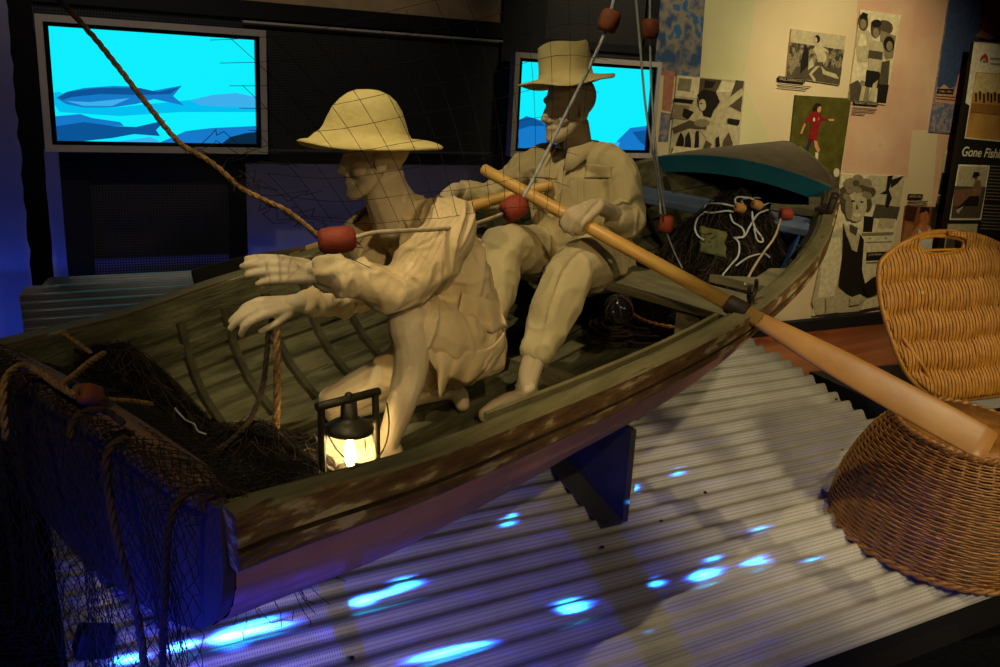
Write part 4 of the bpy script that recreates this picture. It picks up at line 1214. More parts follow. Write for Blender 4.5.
# portrait in the kitchen
photo([(842, 174), (905, 175.5), (883, 308), (812, 316)], S4, [
    (S3, [(868, 176), (905, 176), (900, 208), (866, 205)]), (S1, [(876, 204), (900, 207), (897, 220), (872, 218)]), (S0, [(864, 216), (874, 217), (872, 232), (863, 232)]),
    (S3, [(880, 218), (896, 219), (893, 228), (877, 228)]), (S2, [(862, 233), (894, 232), (893, 235), (862, 236)]), (S2, [(866, 242), (892, 241), (892, 242), (866, 243)]), (S1, ell(870, 238.5, 1, .6)), (S1, ell(886, 238, 1, .6)),
    (S0, [(888, 176), (893, 175.5), (889, 190), (892, 198), (888, 208), (885, 206), (887, 194), (880, 194), (886, 190)]), (S0, [(891, 180), (904, 175.6), (898, 183), (891, 188)]),
    (S3, [(843, 226), (848, 232), (846, 256), (838, 288), (850, 296), (862, 294), (868, 302), (862, 311), (816, 315), (812, 302), (820, 266), (828, 236)]),
    (S4, [(826, 240), (840, 236), (842, 262), (834, 296), (818, 298), (822, 262)]),
    (S0, [(843, 224), (850, 246), (856, 252), (860, 234), (864, 240), (862, 270), (868, 296), (858, 300), (846, 294), (838, 286), (842, 256)]),
    (S3, [(843, 222), (850, 230), (857, 232), (860, 236), (857, 252), (852, 250)]), (S1, [(850, 224), (858, 228), (856, 236), (850, 232)]),
    (S1, ell(846, 206, 5, 8)), (S1, ell(868, 204, 4, 8)),
    (S1, ell(845.0, 192.0, 6.0, 5.7)), (S2, ell(850.0, 184.0, 6.5, 6.2)), (S2, ell(858.0, 180.0, 6.0, 5.7)), (S2, ell(866.0, 184.0, 6.0, 5.7)), (S1, ell(871.0, 192.0, 5.0, 4.8)), (S1, ell(843.0, 200.0, 4.5, 4.3)), (S2, ell(847.0, 196.0, 4.0, 3.8)), (S2, ell(854.0, 187.0, 4.5, 4.3)), (S1, ell(862.0, 189.0, 4.5, 4.3)), (S2, ell(868.0, 196.0, 4.0, 3.8)), (S1, ell(856.0, 183.0, 3.5, 3.3)), (S1, ell(850.0, 190.0, 3.0, 2.8)), (S1, ell(866.0, 189.0, 3.0, 2.8)),
    (S3, ell(856.5, 206, 10.5, 16, rot=.1)), (S2, ell(849, 208, 4, 12)), (S0, ell(853, 201, 2, .9)), (S0, ell(862, 202, 1.8, .9)), (S4, [(853, 213.5), (861, 214), (858, 217.5), (854, 216.5)]), (S1, [(856.8, 203), (858.6, 209), (856, 209.4)]),
    (S2, ell(850, 191, 4, 3)), (S2, ell(858, 190, 4, 2.6)), (S2, ell(865, 194, 3, 3)),
    (S0, [(862, 286), (872, 278), (884, 272), (880, 292), (868, 298)]), (S3, [(850, 298), (860, 294), (866, 298), (860, 304), (850, 306)]), (S4, [(866, 299), (880, 296), (881, 306), (860, 310)]), (S3, [(826, 296), (836, 302), (840, 312), (826, 314)]),
], 'large black and white photograph of a smiling woman with short curly hair in a kitchen',
    ([(867, 252.4), (889.6, 251.4), (888.4, 259.6), (866, 260.6)], 'JOAN BURNS', (868.4, 255.8), (882, 255.2), 2.0, [(866.5, 262.4, 884, 261.8)]))
# man in a singlet
photo([(905.5, 206), (940, 207), (934, 262), (899, 262)], ink(128, 74, 36), [
    (ink(60, 32, 18), [(906, 206), (918, 206.4), (914, 222), (904, 220)]), (ink(150, 100, 60), [(906, 222), (914, 226), (910, 240), (902, 240)]), (ink(52, 40, 30), [(932, 207), (939, 208), (937, 232), (930, 226)]),
    (ink(184, 116, 70), [(914, 230), (921, 222), (930, 226), (934, 236), (930, 262), (906, 262), (908, 242)]), (ink(214, 206, 186), [(918, 228), (924, 234), (930, 228), (933, 238), (930, 262), (916, 262), (920, 244)]),
    (ink(170, 100, 58), ell(924.5, 218, 4.4, 8.5)), (ink(34, 24, 18), [(919, 214), (921, 207), (929, 207.5), (930, 213), (926, 211), (921, 213)]),
], 'colour photograph of a man in a white singlet behind the top of the wicker panel',
    ([(908.6, 194), (923.4, 194.3), (922.6, 199), (908.2, 198.8)], 'KERRY HILL', (909.4, 197.6), (922.4, 197.8), 2.4, [(908, 200.6, 928, 201), (907.4, 203.2, 927.6, 203.8)]))
# narrow strip photograph
photo([(944.6, 149), (958, 150), (946, 236), (932, 236)], S3, [
    (S4, [(945, 150), (957, 151), (956, 155), (944.4, 154)]), (S0, [(942, 172), (947, 174), (948, 188), (952, 190), (950, 196), (938, 194)]), (S1, [(938, 196), (952, 198), (950, 212), (935, 210)]), (S0, [(936, 204), (948, 206), (946, 214), (935, 212)]),
], 'narrow black and white photograph partly hidden behind the fishing text panel')
# blue picture
photo([(954, -30), (992, -30), (966, 135), (929, 132)], m_swirl2, [
    (ink(58, 74, 106), [(954, -30), (992, -30), (976, 60), (962, 84), (946, 90), (937, 86)]), (ink(196, 138, 104), [(974, 56), (966, 62), (958, 76), (954, 92), (944, 84), (938, 90), (935, 102), (968, 106)]), (m_swirl2, [(934, 104), (968, 108), (965, 134), (929.5, 131.5)]),
], 'blue and pink picture print at the upper right, left of the fishing text panel',
    ([(937.8, 88.6), (954, 89.2), (953, 94.4), (937, 93.6)], 'LYALL WELL', (939, 92.4), (952.4, 93), 2.4, [(937, 95.6, 964, 97.4), (936.6, 98.2, 957, 100)]))
# red picture at the top right corner
photo([(978, -30), (1040, -30), (1030, 44), (972, 40)], ink(30, 22, 22), [(ink(120, 34, 26), [(984, -30), (1040, -30), (1030, 34), (992, 36), (980, 28)]), (ink(150, 104, 70), [(974, 36), (982, 30), (996, 38), (990, 40)])],
      'dark red picture print in the top right corner')

# "Gone Fishing" text panel standing in front of the wall
GN = MN - .16
gp_ = empty('text_panel', wallp(940, 300, GN), label='black GONE FISHING text panel with two photographs at the right edge', cat='sign')
board('panel_board', GN, [(974.5, 42), (1090, 52), (1048, 330), (928, 330)], [
    (WHITE, [(974.5, 42), (1090, 52), (1076, 140), (1003, 130), (966, 103)]),
    (WHITE, [(974, 42), (1090, 52), (1080, 110), (965.5, 103)]),
], S0, .03, gp_)
m_sand = mat('sepia_beach', (196, 150, 74), (176, 126, 56), scale=6, rough=.6, spec=.2)
pe = [(S0, [(x, y), (x + 2.0, y + .2), (x + 1.8, y + 9), (x + .2, y + 9)]) for x, y in [(975, 93), (979, 91), (983, 94), (987, 92), (990.5, 93.5), (994, 92), (998, 94), (1003, 93), (1008, 95), (1014, 94)]]
board('beach_photograph', GN - .003, [(976, 72), (1086, 80), (1080, 148), (966, 137)], [(ink(206, 186, 124), [(977, 73), (1085, 81), (1083, 98), (973, 92)])] + pe + [(ink(150, 104, 48), [(973, 103), (1012, 107), (1010, 116), (971, 112)])], m_sand, .002, gp_)
board('beach_border', GN - .001, [(975, 71), (1087, 79), (1081, 149.6), (964.6, 138.4)], [], WHITE, .001, gp_)
board('angler_border', GN - .001, [(958.6, 164.4), (990, 165.4), (981, 220), (949.4, 220)], [], WHITE, .001, gp_)
board('angler_photograph', GN - .003, [(959.8, 166), (988.4, 166.8), (979.8, 218.6), (950.8, 218.6)], [
    (S1, [(955, 186), (986, 187), (980, 218), (951, 218)]), (ink(120, 84, 56), [(954, 190), (980, 188), (976, 204), (953, 206)]),
    (ink(128, 96, 66), [(975, 180), (980, 180), (982, 190), (978, 200), (971, 200), (973, 186)]), (S0, [(970, 196), (979, 196), (978, 206), (966, 206), (958, 212), (955, 210)]), (S3, [(956, 210), (964, 206), (958, 214)]),
    (S1, ell(976, 176.6, 2, 3)), (S0, [(972, 178), (974, 172), (979, 172), (980, 176), (977, 176)]),
], S3, .002, gp_)
board('lower_photograph', GN - .003, [(948, 224), (978, 224), (972, 262), (942, 262)], [(S1, [(947, 238), (976, 240), (972, 262), (942, 262)]), (S0, [(956, 232), (964, 232), (964, 250), (954, 250)])], S3, .002, gp_)
lettering('Gone Fishing', (961.5, 155.8), (1007, 158.6), 9.5, GN, WHITE, gp_, .18, .012)
RL = ink(176, 52, 34)
mb = MB(); e = GN - .0015
mb.poly([wallp(x, y, e) for x, y in [(979.6, 62.4), (981, 57), (985.4, 53), (988, 57), (988, 63), (986.4, 63), (985, 59), (983.6, 58.6), (982.4, 60)]], 0)
mb.poly([wallp(x, y, e - .0004) for x, y in [(982.4, 62.6), (983.2, 59.4), (984.6, 57.4), (986, 60), (985.6, 63)]], 1)
mb.poly([wallp(x, y, e - .0008) for x, y in [(983, 62.8), (983.6, 61), (985, 61), (984.6, 62.9)]], 2)
mb.build('house_emblem', [RL, S3, S0], gp_, world=True)
for y, x1 in ((57.4, 1046), (62.6, 1040)):
    board('emblem_wording', GN - .0015, [(990.6, y), (x1, y + 4), (x1 - .4, y + 6.4), (990.2, y + 2.2)], [], ink(150, 142, 104), .0005, gp_)
for k in range(19):
    y = 165.6 + k * 3.3 + (3 if k > 10 else 0); x = 991 - (y - 165) * .165
    board('text_line', GN - .0015, [(x, y), (x + 60 - (k * 37 % 22), y + 2.4), (x + 60 - (k * 37 % 22), y + 3.3), (x, y + .9)], [], S2, .0005, gp_)

# ---------------- large screens
m_bez = mat('screen_bezel_silver', (190, 180, 168), (178, 168, 158), rough=.45, metal=.2)
m_bez2 = mat('screen_bezel_black', (6, 6, 7), rough=.3)
def glow(r, g, b): return mat('picture_%d_%d_%d' % (r, g, b), (0, 0, 0), emit=(r, g, b), estr=1.0, rough=.35)
CY = glow(12, 238, 255)
TVN = 4.62
def tz(px, py, n): p = wallp(px, py, n); return p.dot(D), p.z
def screen(t0, t1, z0, z1, pics, label):
    root = empty('wall_screen', tn(t0, TVN, z0), label=label, cat='screen', group='wall screens')
    def fr(a, b_, n0, n1): return None
    mb = MB(); o_, i_ = .030, .030
    A = [(t0, z0), (t1, z0), (t1, z1), (t0, z1)]; Bq = [(t0 + o_, z0 + o_), (t1 - o_, z0 + o_), (t1 - o_, z1 - o_), (t0 + o_, z1 - o_)]
    for k in range(4):
        a, b_, c, d = A[k], A[(k + 1) % 4], Bq[(k + 1) % 4], Bq[k]
        mb.prism([tn(q[0], TVN, q[1]) for q in (a, b_, c, d)], N * .06)
    mb.build('bezel', m_bez, root, world=True)
    mb = MB(); Cq = [(t0 + o_ + .022, z0 + o_ + .018), (t1 - o_ - .022, z0 + o_ + .018), (t1 - o_ - .022, z1 - o_ - .018), (t0 + o_ + .022, z1 - o_ - .018)]
    for k in range(4):
        a, b_, c, d = Bq[k], Bq[(k + 1) % 4], Cq[(k + 1) % 4], Cq[k]
        mb.prism([tn(q[0], TVN + .012, q[1]) for q in (a, b_, c, d)], N * .04)
    mb.build('inner_frame', m_bez2, root, world=True)
    mb = MB(); ms = [CY]
    mb.poly([tn(q[0], TVN + .03, q[1]) for q in Cq], 0); e = .0295
    for m, poly in pics:
        if m not in ms: ms.append(m)
        pts = [tz(x, y, TVN + .03) for x, y in poly]
        pts = [(min(max(a, Cq[0][0]), Cq[1][0]), min(max(b_, Cq[0][1]), Cq[2][1])) for a, b_ in pts]
        mb.poly([tn(a, TVN + e, b_) for a, b_ in pts], ms.index(m)); e -= .0004
    mb.build('picture', ms, root, world=True)
    mb = MB(); mb.box(tn((t0 + t1) / 2, TVN + .09, (z0 + z1) / 2), t1 - t0 - .1, .06, z1 - z0 - .1, X=D, Y=N); mb.build('back_case', m_black, root, world=True)
a = tz(33, 17, TVN); b1 = tz(267, 27, TVN); c1_ = tz(267, 153, TVN); d1_ = tz(47, 153, TVN)
T0, T1 = (a[0] + d1_[0]) / 2, (b1[0] + c1_[0]) / 2; Z1, Z0 = (a[1] + b1[1]) / 2, (c1_[1] + d1_[1]) / 2
print('TV', a, b1, c1_, d1_)
b_a, b_b, b_c, b_d, b_e = glow(20, 120, 200), glow(8, 84, 150), glow(60, 176, 236), glow(6, 40, 66), glow(0, 190, 240)
screen(T0, T1, Z0, Z1, [
    (b_e, [(40, 92), (60, 92), (70, 98), (110, 108), (150, 104), (190, 100), (258, 104), (258, 112), (180, 112), (120, 116), (60, 112), (40, 104)]),
    (b_c, [(190, 100), (212, 95), (236, 93), (258, 97), (258, 107), (226, 107), (200, 105)]),
    (b_a, [(56, 98), (66, 92), (84, 88), (112, 86), (134, 86.5), (144, 90), (152, 91), (182, 85.5), (173, 96), (184, 105.5), (154, 99), (136, 104), (112, 107.5), (84, 107.5), (66, 104)]),
    (b_b, [(58, 97), (70, 91), (100, 88), (140, 88), (158, 92), (180, 87), (170, 94), (140, 95), (100, 94), (72, 97), (62, 100)]),
    (b_c, [(66, 101), (90, 102), (130, 98), (112, 106), (84, 106)]),
    (b_a, [(46, 116), (80, 114), (92, 118), (120, 122), (124, 126), (90, 126), (46, 128)]),
    (b_b, [(48, 126), (84, 122), (112, 126), (136, 127), (166, 120), (156, 130), (160, 136), (134, 134), (112, 138), (84, 141), (50, 143)]),
    (b_a, [(168, 139), (186, 131), (212, 128), (258, 126), (258, 146), (160, 146)]), (b_d, [(222, 146), (230, 137), (246, 133), (258, 132), (258, 146)]),
    (b_c, [(120, 141), (150, 137), (160, 141), (158, 146), (110, 146)]),
], 'large silver framed screen showing swimming fish, above the stern at the left')
WID = T1 - T0; HEI = Z1 - Z0
q = tz(516, 49, TVN); q2 = tz(662, 65, TVN); print('TV2', q, q2, 'wid', WID, HEI, q2[0] - q[0])
zt = (q[1] + q2[1]) / 2
screen(q[0], q2[0], zt - HEI * .97, zt, [
    (b_a, [(515, 122), (526, 116), (534, 118), (545, 122), (552, 132), (560, 160), (515, 160)]), (b_b, [(515, 120), (526, 117), (540, 121), (546, 126), (530, 126), (515, 130)]),
    (b_a, [(630, 128), (650, 126), (660, 122), (660, 165), (610, 165), (618, 140)]), (b_b, [(632, 132), (648, 130), (660, 132), (660, 146), (640, 142)]), (b_c, [(560, 150), (620, 142), (616, 165), (550, 165)]),
], 'silver framed cyan screen on the wall directly behind the rower\'s hat')

# ---------------- black partition frame with perforated panels
m_mesh = bpy.data.materials.new('perforated_panel'); m_mesh.use_nodes = True
nt = m_mesh.node_tree; b = nt.nodes['Principled BSDF']; b.inputs['Base Color'].default_value = (*lin((46, 44, 42)), 1); b.inputs['Roughness'].default_value = .6
tc = nt.nodes.new('ShaderNodeTexCoord'); mp = nt.nodes.new('ShaderNodeMapping'); mp.inputs['Rotation'].default_value = (0, 0, -ANG)
nt.links.new(tc.outputs['Object'], mp.inputs[0])
sx = nt.nodes.new('ShaderNodeSeparateXYZ'); nt.links.new(mp.outputs[0], sx.inputs[0])
fx = []
for ax_ in ('X', 'Z'):
    mu = nt.nodes.new('ShaderNodeMath'); mu.operation = 'MULTIPLY'; mu.inputs[1].default_value = 1 / .0135; nt.links.new(sx.outputs[ax_], mu.inputs[0])
    fr = nt.nodes.new('ShaderNodeMath'); fr.operation = 'FRACT'; nt.links.new(mu.outputs[0], fr.inputs[0])
    gt = nt.nodes.new('ShaderNodeMath'); gt.operation = 'GREATER_THAN'; gt.inputs[1].default_value = .42; nt.links.new(fr.outputs[0], gt.inputs[0]); fx.append(gt)
an_ = nt.nodes.new('ShaderNodeMath'); an_.operation = 'MULTIPLY'; nt.links.new(fx[0].outputs[0], an_.inputs[0]); nt.links.new(fx[1].outputs[0], an_.inputs[1])
iv = nt.nodes.new('ShaderNodeMath'); iv.operation = 'SUBTRACT'; iv.inputs[0].default_value = 1; nt.links.new(an_.outputs[0], iv.inputs[1]); nt.links.new(iv.outputs[0], b.inputs['Alpha'])
m_tanmesh = mat('tan_netting_panel', (170, 146, 108), (150, 128, 94), scale=8, rough=.85)
FN = 4.74
part = empty('display_partition', tn(tz(65, 250, FN)[0], FN, 0), label='black steel partition with dark perforated panels carrying the two screens', cat='partition')
tA, tA2 = tz(64, 220, FN)[0], tz(92, 220, FN)[0]; tB, tB2 = tz(229, 215, FN)[0], tz(247, 215, FN)[0]; tC = tz(501, 60, FN)[0]; tC2 = tz(545, 40, FN)[0]; tE = tz(655, 60, FN)[0]
zr1, zr0 = tz(300, 153, FN)[1], tz(300, 164, FN)[1]; zt1, zt0 = tz(300, 5, FN)[1], tz(300, 22, FN)[1]
def pbar(name, t0, t1, z0, z1, dn=.05, n0=FN, m=m_black):
    mb = MB(); mb.prism([tn(t0, n0, z0), tn(t1, n0, z0), tn(t1, n0, z1), tn(t0, n0, z1)], N * dn); return mb.build(name, m, part, world=True)
TOP = 3.3
pbar('post', tA, tA2, 0, zr0 + .02); pbar('post', tB, tB2, 0, zr0 + .02); pbar('post', tC, tC2, 0, TOP); pbar('post', tE - .09, tE, 0, TOP)
tL = tz(20, 60, FN)[0]
pbar('rail', tA, tC, zr0, zr1); pbar('rail', tL, tC, zt0, zt1); pbar('rail', tC2, tE, tz(590, 50, FN)[1], tz(590, 42, FN)[1], .04)
pbar('mesh_panel', tA2, tB, .3, zr0, .004, FN + .02, m_mesh)
pbar('mesh_panel', tL, tC, zr1, zt0, .004, FN + .02, m_mesh)
pbar('mesh_panel', tC2, tE - .09, .3, TOP, .004, FN + .02, m_mesh)
pbar('mesh_panel', tL, tB2, zt1, TOP, .004, FN + .02, m_mesh)
pbar('netting_panel', tB2 - .02, tC, zt1, TOP, .01, FN + .02, m_tanmesh)
pbar('conduit', tB2, tC, tz(380, 33, FN)[1], tz(380, 31, FN)[1], .012, FN - .014, m_bez)
pbar('backing_sheet', tL, tE, zr1 + .01, TOP, .01, FN + .12, m_black)
pbar('backing_sheet', tA2 - .02, tB + .02, tz(150, 262, FN)[1], zr0, .01, FN + .12, m_black)
# dark ragged drape at the far left
m_drape = mat('black_drape', (12, 11, 13), (18, 16, 20), scale=12, rough=.95)
mb = MB(); DNN = 4.40; L_, R_ = [], []
for k in range(60):
    z = .0 + 3.3 * k / 59
    jag = .016 * noise.noise(V((z * 14, 1, 0))) + .012 * noise.noise(V((z * 40, 4, 0)))
    L_.append((tz(36, 200, DNN)[0] - .045 + jag, z)); R_.append((tz(36, 200, DNN)[0] + .045 + .004 * noise.noise(V((z * 9, 8, 0))), z))
rows = [[tn(l[0], DNN, l[1]), tn(r[0], DNN - .02, r[1]), tn(r[0], DNN + .06, r[1]), tn(l[0], DNN + .06, l[1])] for l, r in zip(L_, R_)]
mb.rings(rows, True, True, 0, False); mb.build('dark_drape', m_drape, label='narrow black ragged drape hanging at the far left', cat='drape')
# ------------------------------------------------------------------ the fishing net: heap, drape over the transom, fine curtain
m_net = mat('net_twine', (34, 28, 22), (22, 18, 15), scale=30, rough=.9)
m_netb = mat('net_twine_brown', (74, 54, 34), (46, 34, 22), scale=30, rough=.9)
m_heap = mat('net_heap', (20, 17, 13), (12, 10, 9), (30, 24, 18), scale=30, rough=1.0, bump=1.0, bscale=60, spec=.05)
def thread(mb, a, c, r, mi=0):
    t = (c - a)
    if t.length < 1e-5: return
    t.normalize(); x = t.orthogonal().normalized(); y = t.cross(x)
    o = [x * r, x * (-.5 * r) + y * (.87 * r), x * (-.5 * r) - y * (.87 * r)]
    A = [mb.bm.verts.new(a + q) for q in o]; C = [mb.bm.verts.new(c + q) for q in o]
    for i in range(3): mb.face([A[i], A[(i + 1) % 3], C[(i + 1) % 3], C[i]], mi)
def netting(mb, surf, na, nb, r, mi=0, jit=.2, seed=0, skip=.0):
    rg = random.Random(seed)
    nodes = {}
    for j in range(nb + 1):
        for i in range(na + 1):
            a = (i + (.5 if j % 2 else 0)) / na + rg.uniform(-jit, jit) / na; b_ = j / nb + rg.uniform(-jit, jit) / nb
            nodes[i, j] = surf(min(a, 1.0), min(max(b_, 0), 1))
    for j in range(nb):
        for i in range(na + 1):
            ks = (i, i + 1) if j % 2 else (i - 1, i)
            for k in ks:
                if (k, j + 1) in nodes and rg.random() > skip: thread(mb, nodes[i, j], nodes[k, j + 1], r, mi)
net = empty('fishing_net', B(.3, .1, -.35), label='dark fishing net heaped in the stern and draped over the transom to the deck', cat='net')
# heap
def heap_w(u, v):
    h = -.40
    h = max(h, -.46 + .50 * math.exp(-((u - .24) / .26) ** 2 - ((v - .36) / .26) ** 2))
    h = max(h, -.46 + .27 * math.exp(-((u - .44) / .28) ** 2 - ((v - .08) / .34) ** 2))
    h = max(h, -.46 + .40 * math.exp(-((u - .10) / .20) ** 2 - ((v + .20) / .26) ** 2))
    h += .035 * noise.noise(V((u * 9, v * 9, 1))) + .018 * noise.noise(V((u * 24, v * 24, 4)))
    return h
mb = MB(); gv_ = {}
for i in range(56):
    u = .03 + .86 * i / 55
    bm_ = beam(u / L) - .05
    for j in range(56):
        v = -bm_ * .93 + 1.93 * bm_ * j / 55
        sg = interp(abs(v) / beam(u / L), _gv, _gs); fl = section(u / L, sg, .03).z
        h = heap_w(u, v); gv_[i, j] = (mb.bm.verts.new(B(u, v, max(h, fl - .004))), h > fl)
for i in range(55):
    for j in range(55):
        q4 = [gv_[i, j], gv_[i + 1, j], gv_[i + 1, j + 1], gv_[i, j + 1]]
        if any(k for _, k in q4): mb.face([a_ for a_, _ in q4], 0, True)
mb.build('net_heap', m_heap, net, world=True)
rg = random.Random(5); mb = MB()
for k in range(1000):
    u = rg.uniform(.05, .82); v = rg.uniform(-.40, .52); a = rg.uniform(0, 2 * PI); pts = []
    if heap_w(u, v) < -.37: continue
    for j in range(7):
        bm_ = beam(max(u, 0) / L) - .06
        v = min(max(v, -bm_), bm_); u = min(max(u, .03), .9)
        pts.append(B(u, v, heap_w(u, v) + rg.uniform(-.004, .014)))
        a += rg.uniform(-.9, .9); u += .024 * math.cos(a); v += .024 * math.sin(a)
    mi = 1 if rg.random() < .22 else 0
    for p, q in zip(pts[:-1], pts[1:]): thread(mb, p, q, .0011, mi)
mb.build('loose_mesh', [m_net, m_netb], net, world=True)
# drape over the transom
pu = [.20, .06, .0, -.055, -.085, -.088, -.095, -.105, -.14, -.30]
pw = [-.06, .03, .105, .105, .05, -.10, -.28, -.44, -.60, -.66]
def drape(a, b_, off=0, v0=-.53, v1=.60, sd=0):
    s = b_ * (len(pu) - 1); i = min(int(s), len(pu) - 2); f = s - i
    f2 = f * f * (3 - 2 * f) * .4 + f * .6
    u = pu[i] + (pu[i + 1] - pu[i]) * f2; w = pw[i] + (pw[i + 1] - pw[i]) * f2
    v = v0 + (v1 - v0) * a
    g = max(0, b_ - .4)
    u -= off + g * (.05 * math.sin(a * 23 + sd) + .03 * math.sin(a * 51 + 2 * sd)) + .006 * noise.noise(V((a * 9, b_ * 9, sd)))
    v += g * (.04 * math.sin(a * 19 + sd + 1) + .05 * noise.noise(V((a * 5, b_ * 3, sd))))
    w += .03 * (1 - ((v) / .55) ** 2) * max(0, 1 - b_ * 2)
    p = B(u, v, w)
    z = deckz(p) + .012
    if p.z < z: p.z = z + .006 * abs(noise.noise(V((a * 30, b_ * 30, 0))))
    return p
mb = MB()
netting(mb, lambda a, b_: drape(a, b_, 0), 46, 62, .0011, 0, .25, 1, .04)
netting(mb, lambda a, b_: drape(a, b_, .018, -.50, .62, 2.0), 34, 50, .0011, 0, .35, 2, .10)
netting(mb, lambda a, b_: drape(a, b_, .035, .12, .66, 4.0), 26, 54, .0012, 0, .5, 3, .12)
netting(mb, lambda a, b_: drape(a, b_, .055, .26, .66, 5.0), 20, 50, .0012, 0, .5, 4, .12)
mb.build('draped_mesh', m_net, net, world=True)
def rope_on(pts, r, m, nm='edge_rope'):
    mb = MB(); twist(mb, cr(pts, 8), r); mb.build(nm, m, net, world=True)
rope_on([drape(.03, .05, .01), drape(.04, .35, .02), drape(.06, .6, .03), drape(.05, .8, .05), drape(.08, .98, .05)], .008, m_dkrope)
rope_on([drape(.27, .10, .01), drape(.26, .34, .02), drape(.24, .5, .03), drape(.19, .75, .05), drape(.17, .99, .06)], .009, m_netb)
rope_on([drape(.86, .16, .01), drape(.88, .30, .02), drape(.93, .36, .03), drape(.95, .5, .05), drape(.93, .75, .08), drape(.95, .98, .1)], .012, m_dkrope)
# ropes crossing the cap
rope('stern_rope', [P(6, 440, 1.75), P(3, 400, 1.76), P(6, 378, 1.80), P(20, 366, 1.86), P(38, 371, 1.88), P(56, 384, 1.82), P(76, 396, 1.76)], .0085, m_rope, 'tan rope looped over the far end of the transom', True)
fs = P(90, 395, 1.76); flt(fs, P(100, 396, 1.77) - P(80, 392, 1.74), .045, .024, m_floatd, 'small brown float on the transom cap inside the stern')
rope('stern_rope', [P(98, 398, 1.76), P(112, 400, 1.80), P(130, 401, 1.84), P(152, 404, 1.90)], .0062, m_rope, 'straight tan rope running from the small brown float into the net heap', True)
rope('stern_rope', [P(60, 386, 1.82), P(76, 374, 1.92), P(90, 362, 2.0), P(104, 353, 2.08)], .0078, m_rope, 'short tan rope end standing out of the net heap at the stern', True)
rope('stern_rope', [P(62, 332, 2.30), P(74, 340, 2.28), P(90, 352, 2.2)], .0062, m_rope, 'tan rope end lying over the far gunwale on the net heap', True)
rope('stern_rope', [P(70, 440, 1.56), P(72, 424, 1.58), P(84, 412, 1.62), P(100, 410, 1.64), P(112, 414, 1.66), P(124, 424, 1.66)], .0075, m_dkrope, 'dark rope looped over the middle of the transom', True)
rope('stern_rope', [P(175, 408, 2.05), P(178, 412, 2.04), P(186, 420, 2.02), P(194, 424, 2.0), P(198, 431, 1.98), P(206, 434, 1.97)], .0022, m_wcord, 'thin white cord end lying on the net heap')
# fine curtain hanging in front of the figures
mb = MB()
C00, C10, C01, C11 = P(210, 40, 2.05), P(640, -40, 3.05), P(285, 215, 2.07), P(560, 215, 2.93)
def cur(a, b_):
    p = C00.lerp(C10, a).lerp(C01.lerp(C11, a), b_)
    return p + N * -.03 * math.sin(a * PI) * b_ + V((0, 0, -.02 * math.sin(a * PI * 2)))
na, nb = 15, 8
for i in range(na + 1):
    for j in range(nb):
        a0 = (i + .42 * j - 2.5) / na; a1 = a0 + .42 / na
        if 0 <= a0 <= 1 and 0 <= a1 <= 1: thread(mb, cur(a0, j / nb), cur(a1, (j + 1) / nb), .0008)
for j in range(nb + 1):
    for i in range(na):
        b0 = (j + .10 * math.sin(i * .9)) / nb; b1_ = (j + .10 * math.sin((i + 1) * .9)) / nb
        thread(mb, cur(i / na, min(b0, 1)), cur((i + 1) / na, min(b1_, 1)), .0008)
# gathered strands along the head rope and down to the chest
rg = random.Random(9)
for k in range(26):
    s = rg.uniform(.0, 1.0); a_ = HL[3].lerp(HL[8], s)
    pts = [a_]
    for j in range(6): pts.append(pts[-1] + V((rg.uniform(-.02, .05), rg.uniform(0, .06), rg.uniform(-.035, .02))))
    for p, q in zip(pts[:-1], pts[1:]): thread(mb, p, q, .0010)
mb.build('fine_net', m_net, label='fine dark net hanging from the head rope in front of both figures', cat='net')
# nets and lines heaped in the bow
bow = empty('bow_net_heap', B(2.5, -.15, -.2), label='tangled dark net heaped in the bow under white cords', cat='net')
def bw(u, v):
    q_ = min(abs(v) / beam(u / L), .97)
    fl = section(u / L, interp(q_, _gv, _gs), .03).z + .004
    return max(fl, -.34 + .47 * math.exp(-((u - 2.70) / .34) ** 2 - ((v + .24) / .30) ** 2) + .045 * noise.noise(V((u * 10, v * 10, 2))) + .02 * noise.noise(V((u * 25, v * 25, 7))))
mb = MB(); rows = []
for i in range(40):
    u = 2.12 + .98 * i / 39
    be = beam(u / L) - .06; rows.append([B(u, -be + (be + .36) * j / 39, bw(u, -be + (be + .36) * j / 39)) for j in range(40)])
mb.grid(rows); mb.build('net_heap', m_heap, bow, world=True)
mb = MB()
for k in range(600):
    u = rg.uniform(2.2, 3.0); v = rg.uniform(-.46, .25); a = rg.uniform(0, 2 * PI); pts = []
    if bw(u, v) < -.26: continue
    for j in range(8):
        v = max(v, -(beam(u / L) - .07)); u = min(u, 3.0)
        pts.append(B(u, v, bw(u, v) + rg.uniform(-.002, .02))); a += rg.uniform(-.8, .8); u += .024 * math.cos(a); v += .024 * math.sin(a)
    mi = 1 if rg.random() < .3 else 0
    for p, q in zip(pts[:-1], pts[1:]): thread(mb, p, q, .0013, mi)
mb.build('loose_mesh', [m_net, m_netb], bow, world=True)
def bp_(px, py, lift=.02):
    """point on the bow heap seen at that photo pixel"""
    r = ray(px, py); k = 2.8
    while k < 5.2:
        b_ = toB(EYE + r * k)
        if b_.z < bw(b_.x, b_.y) + lift: break
        k += .01
    return EYE + r * (k - .005)
